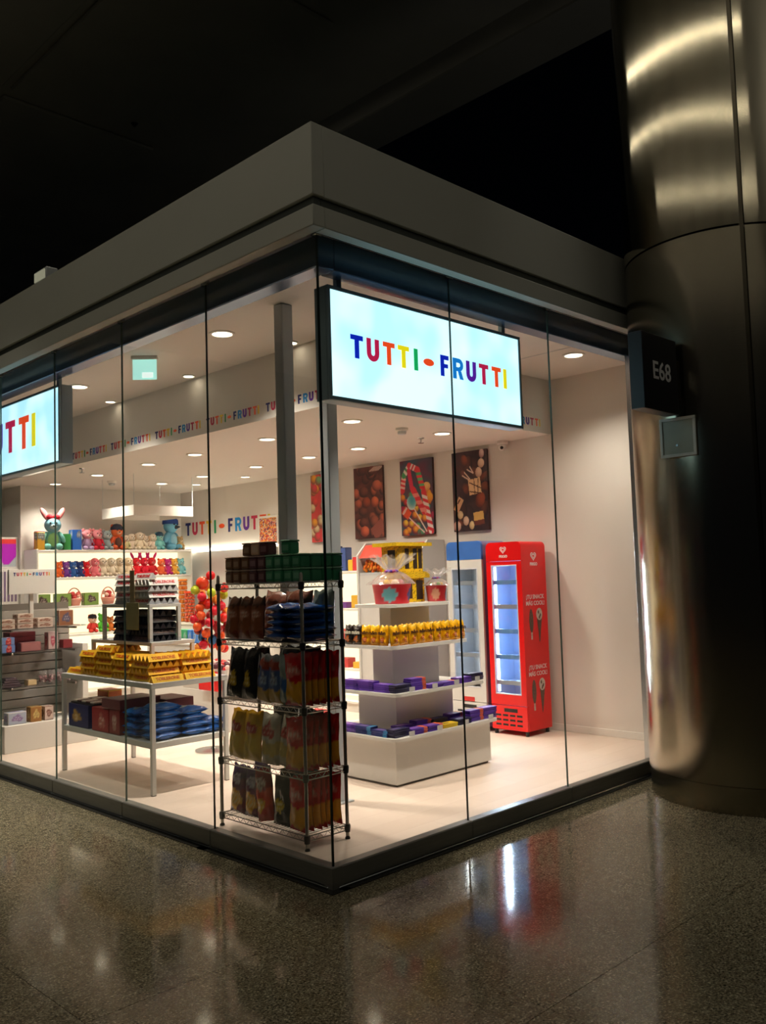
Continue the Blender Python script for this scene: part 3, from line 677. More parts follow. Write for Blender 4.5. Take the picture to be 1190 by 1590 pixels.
BAR = {'yellow': bar_proto((255, 200, 36), (240, 172, 40), mat('print_orange_red', (214, 96, 20), .4)), 'white': bar_proto((226, 224, 222), (206, 206, 210), red_ink), 'black': bar_proto((40, 38, 44), (30, 28, 34), mat('print_dull', (110, 80, 70), .4))}
STEP = .050
def bar_stack(col, x, y, z, layers, first, where, n=5):
    # layers of five bars; alternate layers turn by a quarter
    for l in range(layers):
        along_y = (l + first) % 2 == 0
        for i in range(n):
            d = (i - (n - 1) / 2) * .0555
            loc = (x + d, y, z + l * STEP) if along_y else (x, y + d, z + l * STEP)
            BAR[col].put(loc, (0, 0, 0 if along_y else PI / 2), '%s triangular bar, %s in the %s layer of %s' % (col, ORD[i], ORD[l], where), '%s chocolate bars on the display table' % col)
for k, y in enumerate((2.72, 3.01, 3.30, 3.59)):
    bar_stack('yellow', .58, y, .841, 4 if k != 2 else 5, 0 if k % 2 == 0 else 1, 'the %s stack from the front' % ORD[k])
bar_stack('yellow', .88, 2.72, .841, 4, 1, 'the right front stack')
for i, x in enumerate((.55, .84)): BAR['yellow'].put((x, 2.50, .841), (0, 0, PI / 2), ('yellow triangular bar lying along the table front, left one', 'yellow triangular bar lying along the table front, right one')[i], 'yellow chocolate bars on the display table')
for i in range(3): BAR['yellow'].put((.46 + .056 * i, 3.80, .841), (0, 0, 0), 'yellow triangular bar lying alone at the far table end, %s from left' % ORD[i], 'yellow chocolate bars on the display table')
for k, y in enumerate((2.95, 3.25)): bar_stack('black', .715, y, 1.126, 5, k, 'the %s stack under the riser' % ('front', 'rear')[k])
for k, y in enumerate((2.93, 3.22)): bar_stack('white', .715, y, 1.426, 4, k, 'the %s stack on the riser' % ('front', 'rear')[k])
for i, y in enumerate((2.93, 3.24)): BAR['white'].put((.62, y, 1.426 + 4 * STEP), (0, 0, 0), 'white triangular bar lying lengthwise on top of the %s white stack' % ('front', 'rear')[i], 'white chocolate bars on the display table')
t = thing('price_board', 'flat green grey price card hanging in front of the black bars', 'card', (.545, 3.0, 1.12))
ob('card', MB().box(-.003, .003, -.10, .10, .10, .32, .002), mat('card_green', (150, 142, 96), .5, noise=.1), t); ob('strip', MB().box(-.003, .003, -.035, .035, .32, .58, .002), mat('strip_brown', (150, 130, 92), .5, noise=.05), t)
# boxes helper: a printed carton with a lid seam
def carton(name, label, cat, loc, size, c, c2=None, rz=0, blobc=None, group=None, spot=(.5, .5, .3, .3)):
    w_, d_, h_ = size; t_ = thing(name, label, cat, loc, rz, group)
    b = MB().color(c); b.box(-w_ / 2, w_ / 2, -d_ / 2, d_ / 2, 0, h_, .003); ob('carton', b, CARD, t_)
    base = lambda u, v: c2 or c
    pt = blob(base, *spot, blobc) if blobc else base
    p = MB(); e = .0012
    p.grid(lambda u, v: (w_ * (u - .5) * .94, -d_ / 2 - e, h_ * (.04 + .92 * v)), 14, 12, pt); p.grid(lambda u, v: (-w_ / 2 - e, -d_ * (u - .5) * .94, h_ * (.04 + .92 * v)), 14, 12, pt)
    p.grid(lambda u, v: (w_ * (u - .5) * .94, d_ * (v - .5) * .94, h_ + e), 10, 10, pt)
    ob('print', p, CARD, t_)
    return t_
# lower shelf goods
LS = .401
bag('bluepouch', .24, .20, .062, blob(bands([(0, (24, 96, 186)), (.5, (36, 120, 206)), (.85, (24, 90, 170))]), .5, .5, .34, .22, (150, 180, 200)))
G = 'blue bags piled on the lower table shelf'
for c_, (x, n) in enumerate(((.55, 5), (.80, 4), (.98, 2))):
    for i in range(n):
        put_bag('bluepouch', (x, 2.49 + .002 * i, LS + .031 + i * .052), random.uniform(-.08, .08), 'blue shiny snack bag, %s up in the %s pile on the lower table shelf' % (ORD[i], ('left', 'middle', 'right')[c_]), G, -PI / 2)
for i in range(4):
    put_bag('bluepouch', (.53, 2.74, LS + .031 + i * .052), random.uniform(-.08, .08), 'blue shiny snack bag, %s up in the pile behind on the lower table shelf' % ORD[i], G, -PI / 2)
carton('gift_box', 'dark red patterned box on the lower table shelf beside the blue bags', 'box', (.53, 3.06, LS), (.24, .17, .20), (120, 24, 32), (134, 28, 36), blobc=(176, 130, 120), spot=(.5, .5, .22, .35))
carton('gift_box', 'bright red box with a round badge on the lower table shelf', 'box', (.54, 3.30, LS), (.26, .28, .19), (150, 26, 32), (160, 30, 38), blobc=(196, 110, 100), spot=(.6, .45, .20, .34))
carton('gift_box', 'flat maroon box lying on the red boxes of the lower table shelf', 'box', (.58, 3.10, LS + .202), (.36, .30, .075), (92, 34, 42), (100, 38, 46))
carton('gift_box', 'flat maroon box lying at the right rear of the lower table shelf', 'box', (.88, 3.02, LS), (.26, .34, .25), (92, 34, 42), (104, 40, 46))
carton('biscuit_box', 'dark blue cube box with a yellow biscuit on the lower table shelf', 'box', (.54, 3.68, LS), (.26, .36, .19), (22, 34, 90), (24, 38, 104), blobc=(190, 150, 70), spot=(.4, .45, .24, .26))
carton('biscuit_box', 'yellow rimmed flat box at the far end of the lower table shelf', 'box', (.76, 3.80, LS + .001), (.13, .2, .27), (226, 186, 70), (200, 110, 60))
t = thing('chocolate_tray', 'flat tray of black and white packs on the dark blue box', 'tray', (.56, 3.64, LS + .193))
ob('tray', MB().box(-.14, .14, -.2, .2, 0, .012, .003), BLACK, t)
for i in range(5):
    for j in range(2): ob('pack', MB().color(((220, 210, 200), (90, 50, 44))[(i + j) % 2]).box(-.125 + .13 * j, -.005 + .13 * j, -.19 + .077 * i, -.12 + .077 * i, .012, .026, .003), CARD, t)

# ------------------------------------------------------------------ white tiered gondola
gd = thing('tiered_display', 'white tiered floor display of sweets in the middle of the shop', 'display unit', (2.265, 1.615, 0))
GX, GY = 2.265, 1.615
ob('base', MB().box(1.70 - GX, 2.83 - GX, 1.20 - GY, 2.03 - GY, .03, .355, .003), WHITE, gd)
ob('plinth', MB().box(1.72 - GX, 2.81 - GX, 1.22 - GY, 2.01 - GY, .012, .03), mat('plinth_grey', (120, 116, 110), .6), gd)
def rrect(x0, x1, y0, y1, r, n=6):
    P = []
    for cx, cy, a in ((x1 - r, y1 - r, 0), (x0 + r, y1 - r, PI / 2), (x0 + r, y0 + r, PI), (x1 - r, y0 + r, 3 * PI / 2)):
        P += [(cx + r * math.cos(a + PI / 2 * i / n), cy + r * math.sin(a + PI / 2 * i / n)) for i in range(n + 1)]
    return P
TIERS = [(1.645, 2.90, 1.145, 2.085, .355, .378), (1.72, 2.81, 1.20, 2.03, .672, .697), (1.80, 2.72, 1.29, 1.94, 1.020, 1.046), (1.885, 2.62, 1.385, 1.845, 1.338, 1.364)]
CORES = [(1.92, 2.60, 1.40, 1.83, .378, .672), (2.0, 2.55, 1.50, 1.73, .697, 1.02), (2.04, 2.51, 1.55, 1.68, 1.046, 1.338)]
for x0, x1, y0, y1, z0, z1 in TIERS:
    s_ = MB().extrude(rrect(x0 - GX, x1 - GX, y0 - GY, y1 - GY, .07), z1 - z0, Matrix.Translation((0, 0, z0))); so = ob('shelf', s_, WHITE, gd)
    if z0 < 1.3:
        lp = rrect(x0 - GX + .006, x1 - GX - .006, y0 - GY + .006, y1 - GY - .006, .065); l_ = MB(); n = len(lp)
        V = [(x, y, z1) for x, y in lp] + [(x, y, z1 + .045) for x, y in lp]; V += [(x * .995, y * .995, z) for x, y, z in V]
        l_.add(V, [(i, (i + 1) % n, n + (i + 1) % n, n + i) for i in range(n)]); ob('acrylic_lip', l_, ACRYLIC, so)
        for i in range(4 if z0 < .9 else 0):
            xx = x0 + .18 + i * (x1 - x0 - .3) / 3; ob('price_tag', MB().box(xx - GX - .03, xx - GX + .03, y0 - GY + .001, y0 - GY + .004, z1 + .004, z1 + .04), mat('tag', (206, 206, 206), .4), so)
for x0, x1, y0, y1, z0, z1 in CORES: ob('core', MB().box(x0 - GX, x1 - GX, y0 - GY, y1 - GY, z0, z1, .003), WHITE, gd)
# yellow and dark sweet pouches on the third tier
mm_ink = mat('print_cream', (240, 232, 210), .4)
bag('mmyel', .098, .155, .045, blob(bands([(0, (240, 160, 20)), (.2, (250, 182, 20)), (.85, (252, 190, 30))]), .5, .28, .26, .15, (206, 96, 20)), 'sweet_pouch', 'bag', 'm&m', mat('print_brown', (70, 36, 18), .4), .62, .042)
bag('mmblk', .098, .155, .045, blob(bands([(0, (30, 22, 18)), (.85, (40, 30, 26))]), .5, .28, .28, .16, (200, 100, 40)), 'sweet_pouch', 'bag', 'm&m', mm_ink, .62, .042)
G = 'sweet pouches on the third display tier'; z3 = 1.047
for i in range(9): put_bag('mmyel', (1.865 + i * .0995, 1.335 + random.uniform(-.004, .004), z3), random.uniform(-.10, .10), 'yellow sweet pouch, %s from the left along the front of the third tier' % ORD[i], G, -.08)
for i in range(5):
    k = 'mmyel' if i < 3 else 'mmblk'
    put_bag(k, (1.838, 1.43 + i * .101, z3), FX + random.uniform(-.1, .1), '%s sweet pouch on the left side of the third tier, %s from the corner' % ('yellow' if i < 3 else 'dark brown', ORD[i]), G, -.08)
for i in range(7): put_bag('mmyel', (2.05 + i * .1, 1.40, z3), random.uniform(-.1, .1), 'yellow sweet pouch in the second row of the third tier, %s from the left' % ORD[i], G, -.05)
# chocolate slabs
def slab_proto(name, c, c2, c3):
    def make():
        o = thing(name, 'x', 'chocolate slab')
        def pt(u, v): return c2 if u > .72 else (c3 if .12 < u < .62 and .3 < v < .72 else c)
        b = MB().color(c); b.box(-.085, .085, -.042, .042, 0, .0145, .003); ob('wrapper', b, CARD, o)
        p = MB(); p.grid(lambda u, v: (-.083 + .166 * u, -.04 + .08 * v, .0152), 14, 8, pt); p.grid(lambda u, v: (-.083 + .166 * u, -.0424, .0015 + .0115 * v), 14, 2, lambda u, v: c2 if u > .72 else c); ob('print', p, CARD, o)
        return o
    return Proto(make)
SL = {'purple': slab_proto('chocolate_slab', (104, 60, 180), (84, 44, 150), (180, 140, 220)), 'orange': slab_proto('chocolate_slab', (92, 54, 170), (240, 110, 44), (140, 100, 190)), 'blue': slab_proto('chocolate_slab', (40, 50, 120), (70, 150, 200), (140, 110, 180)), 'navy': slab_proto('chocolate_slab', (34, 30, 66), (46, 40, 90), (90, 80, 140)), 'yellow': slab_proto('chocolate_slab', (236, 196, 20), (240, 206, 40), (90, 70, 20))}
def pile(k, x, y, z, n, rz, where):
    for i in range(n): SL[k].put((x + random.uniform(-.004, .004), y + random.uniform(-.004, .004), z + .0152 * i), (0, 0, rz + random.uniform(-.04, .04)), '%s chocolate slab, %s up in %s' % (k, ORD[i], where), 'chocolate slabs on the tiered display')
z2, z1 = .698, .379
pos = 'the pile %s from the left along the front of the %s tier'
for i, (k, n) in enumerate([('navy', 4), ('orange', 6), ('purple', 2), ('orange', 2), ('purple', 3), ('navy', 4)]): pile(k, 1.84 + i * .178, 1.262 + (.02 if n > 3 else 0), z2, n, 0, pos % (ORD[i], 'second'))
for i, (k, n) in enumerate([('purple', 4), ('purple', 5), ('purple', 5), ('navy', 4)]): pile(k, 1.792, 1.39 + i * .178, z2, n, FX, 'the pile %s from the corner on the left side of the second tier' % ORD[i])
for i, (k, n) in enumerate([('navy', 4), ('orange', 3), ('orange', 3), ('yellow', 2), ('navy', 3), ('orange', 6), ('purple', 6)]): pile(k, 1.765 + i * .177, 1.212 + (.02 if n > 3 else 0), z1, n, 0, pos % (ORD[i], 'bottom'))
for i, (k, n) in enumerate([('blue', 3), ('blue', 4), ('purple', 4), ('blue', 3)]): pile(k, 1.715, 1.345 + i * .178, z1, n, FX, 'the pile %s from the corner on the left side of the bottom tier' % ORD[i])
for i, (k, n) in enumerate([('purple', 4), ('orange', 5), ('navy', 4), ('orange', 5)]): pile(k, 1.90 + i * .2, 1.318, z1, n, 0, 'the second row of the bottom tier, %s from the left' % ORD[i])
# top tier: gift baskets wrapped in cellophane and a yellow cardboard play house
zt = 1.365
def basket(x, y, r, h, c, c2, label, s_=1.0):
    t_ = thing('gift_basket', label, 'gift basket', (x, y, zt))
    def pt(u, v):
        a = math.sin(u * 2 * PI * 2 + 1); 
        if ((u * 4 % 1 - .5) / .26) ** 2 + ((v - .45) / .36) ** 2 < 1: return c2[int(u * 4) % len(c2)]
        return mixc(c, (220, 110, 120), .5 * max(0, a))
    b = MB(); b.grid(lambda u, v: ((r * (.86 + .14 * v)) * math.cos(2 * PI * u + 3), (r * (.86 + .14 * v)) * math.sin(2 * PI * u + 3), .002 + h * v), 48, 10, pt)
    b.color(c).lathe([(r * .86, .002), (r * .2, .002)], 24, cap=False); b.color((200, 60, 60)).lathe([(r * .98, h * .9), (r * .3, h * .92)], 24, cap=False); ob('bucket', b, CARD, t_)
    fl = MB(); 
    for i in range(9): a = i * 2.4; q = r * .62 * (i / 9) ** .5; fl.color(random.choice([(230, 60, 50), (240, 200, 60), (250, 230, 200), (120, 180, 90), (230, 140, 150)])).ball((q * math.cos(a), q * math.sin(a), h * .98 + .01), .026 * s_, 8, 6)
    ob('sweets', fl, CARD, t_)
    nk = h + .085 * s_
    def cf(u, v):
        a = 2 * PI * u
        if v < .5: k = v / .5; rr = (r * 1.04) * (1 - k) ** .6 + .02 * s_; z = h * .98 + (nk - h * .98) * k
        else: k = (v - .5) / .5; rr = .02 * s_ + (.115 * s_) * k ** .8; z = nk + .10 * s_ * k
        rr *= 1 + .16 * math.sin(9 * a + 5 * v) * (.3 + v) + .08 * math.sin(23 * a)
        z += .02 * s_ * math.sin(7 * a + 2) * v
        return (rr * math.cos(a) + (.02 * v), rr * math.sin(a), z)
    c_ = MB(); c_.grid(cf, 56, 20); ob('cellophane', c_, CELLO, t_)
    bw = MB()
    for i in range(10): a = i * .628; bw.color([(96, 50, 170), (190, 50, 130), (120, 70, 190)][i % 3]).ball((.032 * s_ * math.cos(a), .032 * s_ * math.sin(a), nk + .006 * math.sin(5 * a)), (.018 * s_, .018 * s_, .011 * s_), 8, 6)
    ob('bow', bw, CARD, t_)
basket(2.07, 1.555, .16, .16, (206, 40, 50), [(120, 190, 200), (60, 70, 140), (170, 60, 130), (230, 120, 110)], 'red gift bucket wrapped in cellophane with a purple bow, left of the yellow cardboard house', 1.2)
basket(2.54, 1.49, .09, .135, (176, 34, 40), [(206, 150, 120), (50, 40, 50)], 'small red gift bucket in cellophane, right of the yellow cardboard house', .72)
t = thing('cardboard_house', 'yellow spotted cardboard play house with dark windows on the top tier', 'toy house', (2.41, 1.70, zt), 0)
def spots(u, v): return (120, 92, 20) if (math.sin(u * 61 + 3 * math.sin(v * 17)) * math.sin(v * 53 + u * 9) > .60) else (244, 200, 30)
def pbox(m_, x0, x1, y0, y1, z0, z1, n=22):
    m_.color((226, 180, 24)).box(x0, x1, y0, y1, z0, z1, .003); e = .001
    m_.grid(lambda u, v: (x0 + (x1 - x0) * u, y0 - e, z0 + (z1 - z0) * v), n, n, spots); m_.grid(lambda u, v: (x0 - e, y1 + (y0 - y1) * u, z0 + (z1 - z0) * v), n, n, spots)
for nm, a in (('lower_storey', (-.16, .10, -.10, .10, .0, .20)), ('middle_floor', (-.20, .14, -.13, .12, .20, .255)), ('upper_storey', (-.20, .09, -.10, .10, .255, .47)), ('roof_slab', (-.27, .17, -.14, .14, .47, .50))):
    m_ = MB(); pbox(m_, *a); ob(nm, m_, CARD, t)
wd = mat('house_window', (58, 44, 36), .35, noise=.3, nscale=14)
for x0, x1, z0, z1 in ((-.13, -.08, .28, .45), (-.03, .02, .28, .45), (.035, .08, .28, .45), (-.10, -.05, .03, .18), (.0, .08, .02, .18)): ob('house_window', MB().box(x0, x1, -.104, -.1, z0, z1, .002), wd, t)
for z0, z1 in ((.29, .44), (.03, .18)): ob('house_window', MB().box(-.2035 if z0 > .2 else -.1635, -.2 if z0 > .2 else -.16, -.06, .03, z0, z1, .001), wd, t)

# ------------------------------------------------------------------ refrigerated cabinets
def cabinet(label, x0, y0, y1, h, front, side, header, glassz, lit, red):
    # front at x0 facing -X, back at x0+.40
    t_ = thing('display_fridge', label, 'fridge', (x0, (y0 + y1) / 2, 0)); W2 = (y1 - y0) / 2; D = .40
    f = MB(); r = .05
    prof = [(-W2, .06)] + [(W2, .06)] + [(W2 - r + r * math.cos(a), h - r + r * math.sin(a)) for a in (0, .4, .8, 1.2, PI / 2)] + [(-W2 + r - r * math.sin(a), h - r + r * math.cos(a)) for a in (0, .4, .8, 1.2, PI / 2)]
    M = Matrix(((0, 0, 1, 0), (1, 0, 0, 0), (0, 1, 0, 0), (0, 0, 0, 1)))
    # outer shell as a tube: side, top and back, open at the front
    n = len(prof); V = [(0.03, y, z) for y, z in prof] + [(D, y, z) for y, z in prof]; inn = [(.03, y * .88, .10 + (z - .06) * .93) for y, z in prof]; inn2 = [(D - .04, y * .88, .10 + (z - .06) * .93) for y, z in prof]
    V += inn + inn2
    F = [(i, (i + 1) % n, n + (i + 1) % n, n + i) for i in range(n)] + [tuple(range(n, 2 * n))] + [(2 * n + i, i, (i + 1) % n, 2 * n + (i + 1) % n)[::-1] for i in range(n)]
    f.add(V, F); ob('shell', f, side, t_)
    li = MB(); li.add(V[2 * n:], [(i, n + i, n + (i + 1) % n, (i + 1) % n) for i in range(n)] + [tuple(range(n, 2 * n))[::-1]]); ob('liner', li, lit, t_)
    # door ring
    zb, zd, zg0, zg1 = .30, h - .19, *glassz; wy = W2 - .058; d = MB()
    outer = [(-W2, zb), (W2, zb), (W2, zd), (-W2, zd)]; inner = [(-wy, zg0), (wy, zg0), (wy, zg1), (-wy, zg1)]
    P = [(x, a, b) for x in (0, .03) for a, b in outer] + [(x, a, b) for x in (0, .03) for a, b in inner]; F = []
    for i in range(4):
        j = (i + 1) % 4; F += [(i, 8 + i, 8 + j, j), (4 + i, 4 + j, 12 + j, 12 + i), (i, j, 4 + j, 4 + i), (8 + i, 12 + i, 12 + j, 8 + j)]
    d.add(P, F); dr = ob('door', d, front, t_)
    ob('door_glass', MB().box(.012, .018, -wy, wy, zg0, zg1), GLASS, dr)
    gs = MB(); k = .012
    for a in ((-wy, wy, zg0, zg0 + k), (-wy, wy, zg1 - k, zg1), (-wy, -wy + k, zg0 + k, zg1 - k), (wy - k, wy, zg0 + k, zg1 - k)): gs.box(-.002, .012, a[0], a[1], a[2], a[3], .002)
    ob('glass_trim', gs, mat('pale_trim', (210, 214, 226), .4), dr)
    # header with rounded top and kick panel
    hp = [(-W2, h - .186), (W2, h - .186)] + prof[2:]
    hm = MB().extrude(hp, .03, M); ob('header', hm, header, t_)
    ob('kick_panel', MB().box(0, .03, -W2, W2, .06, zb - .006, .004), front, t_)
    for z in (.19, .145, .10):
        for j in range(4): ob('vent_slot', MB().box(-.002, .001, -W2 + .06 + j * .085, -W2 + .125 + j * .085, z, z + .02, .002), BLACK, t_)
    ob('control_panel', MB().box(-.003, .001, -.10, .06, .232, .268, .002), BLACK, t_)
    for y in (-W2 + .03, W2 - .03):
        for x in (.03, D - .04): ob('foot', MB().lathe([(.018, .012), (.018, .06)], 12, (x, y, 0)), BLACK, t_)
    for i, z in enumerate((.50, .75, 1.0, 1.24, 1.48)):
        if z < zg1 - .08:
            so = ob('shelf', MB().box(.05, D - .05, -W2 * .86, W2 * .86, z, z + .008), mat('fridge_shelf', (190, 205, 230), .3), t_)
            ob('price_rail', MB().box(.042, .05, -W2 * .86, W2 * .86, z - .012, z + .03), mat('rail_blue', (110, 160, 220), .4) if i % 3 and red else mat('rail_pale', (170, 176, 190), .4), so)
    return t_, W2, h
frz = mat('fridge_liner', (200, 222, 250), .5, noise=.02)
f1, W2, h = cabinet('tall slim red ice cream freezer with lit glass door', 3.91, 1.605, 2.035, 1.885, RED, RED, RED, (.40, 1.66), frz, True)
ob('led_tube', MB().box(.045, .06, W2 - .075, W2 - .06, .42, 1.64), mat('cool_led', (235, 242, 255), .5, emit=9, emit_c=(228, 238, 255)), f1)
light('freezer_light', 'AREA', (3.985, 1.955, 1.03), 24, (.66, .82, 1), .05, 1.2, (-PI / 2, 0, 0))
wm = mat('logo_white', (244, 236, 236), .4)
def heart(mb, M, s_, wd_):
    P = []
    for i in range(40):
        a = 2 * PI * i / 40; P.append((16 * math.sin(a) ** 3 / 17, (13 * math.cos(a) - 5 * math.cos(2 * a) - 2 * math.cos(3 * a) - math.cos(4 * a)) / 17))
    for i in range(40):
        a, b = P[i], P[(i + 1) % 40]; k = 1 - wd_
        mb.extrude([(a[0] * s_ * k, a[1] * s_ * k), (a[0] * s_, a[1] * s_), (b[0] * s_, b[1] * s_), (b[0] * s_ * k, b[1] * s_ * k)], .0015, M)
def logo(parent, origin, axis, s_):
    m_ = MB(); M = face_matrix(origin, axis); heart(m_, M, s_, .22); heart(m_, M, s_ * .58, .36); lo = ob('logo', m_, wm, parent)
    o = Vector(origin) + Vector((0, 0, -s_ * 1.6)); off = Vector((0, -.001, 0)) if axis == '-Y' else Vector((-.001, 0, 0))
    link('lettering', text_mesh('FRIGO', s_ * .85, wm, off=.001), parent, o + off, R_Y if axis == '-Y' else R_X)
logo(f1, (-.0005, .0, h - .075), '-X', .042)
logo(f1, (.20, -W2 - .0005, h - .145), '-Y', .05)
def ice(parent, z):
    for k, tx in enumerate(('¡TU SNACK', 'MÁS COOL!')): link('lettering', text_mesh(tx, .058, mat('side_white', (232, 200, 200), .4), off=.0012), parent, (.20, -W2 - .002, z + .30 - k * .062), R_Y)
    M = face_matrix((0, -W2 - .0006, z), '-Y'); dk_ = mat('choc_print', (92, 70, 58), .4, noise=.45, nscale=60); wf = mat('wafer_print', (190, 180, 168), .4, noise=.25, nscale=50)
    m_ = MB(); m_.extrude([(.125 + .034 * math.cos(a), .07 + .115 * math.sin(a)) for a in [2 * PI * i / 24 for i in range(24)]], .0012, M); ob('ice_lolly_print', m_, dk_, parent)
    m_ = MB(); m_.extrude([(.113, -.11), (.137, -.11), (.137, -.04), (.113, -.04)], .0012, M); ob('stick_print', m_, wf, parent)
    m_ = MB(); m_.extrude([(.248, -.14), (.258, -.14), (.30, .09), (.22, .09)], .0012, M); ob('cone_print', m_, dk_, parent)
    m_ = MB(); m_.extrude([(.26 + .05 * math.cos(a), .13 + .06 * math.sin(a)) for a in [2 * PI * i / 20 for i in range(20)]], .0014, M); ob('ice_cream_print', m_, wf, parent)
    for q, (a, b) in enumerate(((.245, .15), (.275, .12), (.26, .10))): m_ = MB(); m_.extrude([(a + .012 * math.cos(k * .785), b + .018 * math.sin(k * .785)) for k in range(8)], .0018, M); ob('choc_swirl', m_, dk_, parent)
ice(f1, 1.04); ice(f1, .36)
purp = mat('purple_print_side', (112, 104, 140), .4, noise=.35, nscale=3)
f2, W3, h3 = cabinet('white drinks fridge with blue header and purple side, behind the red freezer', 3.915, 2.10, 2.56, 1.915, WHITE_METAL, purp, mat('blue_header', (60, 110, 190), .35, noise=.15, nscale=4), (.44, 1.64), mat('liner_grey', (196, 196, 196), .5), False)
light('fridge_fill', 'AREA', (4.05, 2.52, 1.05), 6, (1, .97, .93), .05, 1.1, (-PI / 2, 0, 0))  # added fill that brightens this fridge's interior, no tube modelled
ob('brand_plate', MB().box(-.003, .001, -.08, .08, .30, .345, .002), mat('plate_red', (190, 40, 40), .4), f2)

# ------------------------------------------------------------------ posters on the right wall
rp = random.Random(3)
def painter(bg, shapes):
    def p(u, v):
        c = bg(u, v) if callable(bg) else bg
        for s_ in shapes:
            k = s_[0]
            if k == 'e':      # ellipse cu cv ru rv ang col edge
                _, cu, cv, ru, rv, an, c1, c2 = s_; x, y = u - cu, (v - cv) * 1.75; ca, sa = math.cos(an), math.sin(an); a, b = (x * ca + y * sa) / ru, (-x * sa + y * ca) / rv
                d = a * a + b * b
                if d < 1: c = mixc(c1, c2, min(1, ((a - .3) ** 2 + (b - .4) ** 2) * .6))
            elif k == 'l':    # thick line with optional stripes
                _, u0, v0, u1, v1, wd_, c1, c2, fr = s_; dx, dy = u1 - u0, (v1 - v0) * 1.75; L2 = dx * dx + dy * dy; x, y = u - u0, (v - v0) * 1.75; t_ = max(0, min(1, (x * dx + y * dy) / L2))
                if math.hypot(x - t_ * dx, y - t_ * dy) < wd_: c = c1 if (fr == 0 or int(t_ * fr + (x * dy - y * dx) * 8) % 2 == 0) else c2
            elif k == 'r':    # rotated rectangle
                _, cu, cv, ru, rv, an, c1 = s_; x, y = u - cu, (v - cv) * 1.75; ca, sa = math.cos(an), math.sin(an)
                if abs(x * ca + y * sa) < ru and abs(-x * sa + y * ca) < rv: c = c1
        return c
    return p
def rough_bg(a, b, k): return lambda u, v: mixc(a, b, .5 + .5 * math.sin(u * 7 * k + 3 * math.sin(v * 9 * k)) * math.sin(v * 11 * k + 2 * u))
P1 = [('e', rp.uniform(0, 1), rp.uniform(.0, 1), rp.uniform(.10, .17), rp.uniform(.10, .17), 0, rp.choice([(150, 78, 60), (110, 56, 48), (186, 92, 66), (90, 44, 40)]), (46, 20, 22)) for _ in range(34)]
P1 += [('e', .35, .10, .15, .13, 0, (214, 104, 70), (120, 44, 34)), ('e', .72, .50, .13, .13, 0, (200, 100, 64), (110, 44, 34)), ('e', .42, .50, .15, .14, 0, (150, 66, 44), (70, 26, 24)), ('r', .82, .12, .22, .16, .6, (136, 72, 62)), ('e', .80, .72, .16, .14, 0, (186, 96, 70), (96, 40, 36))]
for i in range(7): P1.append(('l', .55 + .05 * i, .93, .75 + .05 * i, .99, .008, (200, 170, 160), (0, 0, 0), 0))
P2 = [('e', rp.uniform(0, 1), rp.uniform(0, .55), .09, .09, 0, rp.choice([(236, 160, 40), (216, 40, 50), (240, 200, 60), (60, 160, 110), (230, 90, 60), (180, 40, 90)]), (110, 30, 40)) for _ in range(38)]
P2 += [('e', .80, .62, .13, .11, .3, (240, 190, 120), (206, 130, 70)), ('e', .88, .48, .12, .12, 0, (236, 170, 50), (200, 110, 40)), ('e', .85, .36, .06, .06, 0, (90, 190, 170), (40, 130, 120))]
P2 += [('l', .06, .60, .12, .80, .075, (206, 40, 50), (236, 190, 180), 7), ('l', .12, .80, .30, .93, .07, (60, 150, 90), (240, 224, 214), 5), ('l', .30, .93, .55, .86, .07, (206, 40, 50), (236, 226, 216), 6), ('l', .55, .86, .72, .56, .075, (206, 34, 44), (90, 160, 100), 8), ('l', .72, .56, .92, .04, .075, (210, 40, 54), (240, 226, 220), 11),
       ('l', .28, .86, .36, .62, .06, (196, 34, 70), (196, 34, 70), 0), ('l', .40, .60, .72, .30, .08, (206, 34, 50), (226, 130, 120), 6)]
P2 += [('l', .40, .36, .78, .04, .014, (240, 214, 200), (0, 0, 0), 0), ('l', .24, .24, .70, .03, .014, (240, 200, 200), (0, 0, 0), 0), ('e', .33, .43, .14, .17, .2, (60, 150, 160), (214, 226, 220)), ('r', .17, .30, .13, .10, -.7, (224, 80, 40)), ('r', .12, .33, .03, .10, -.7, (240, 200, 190))]
P3 = [('e', rp.uniform(0, 1), rp.uniform(0, 1), rp.uniform(.10, .2), rp.uniform(.08, .16), rp.uniform(0, 3), rp.choice([(96, 52, 40), (70, 36, 36), (120, 60, 42), (58, 34, 44)]), (34, 20, 28)) for _ in range(26)]
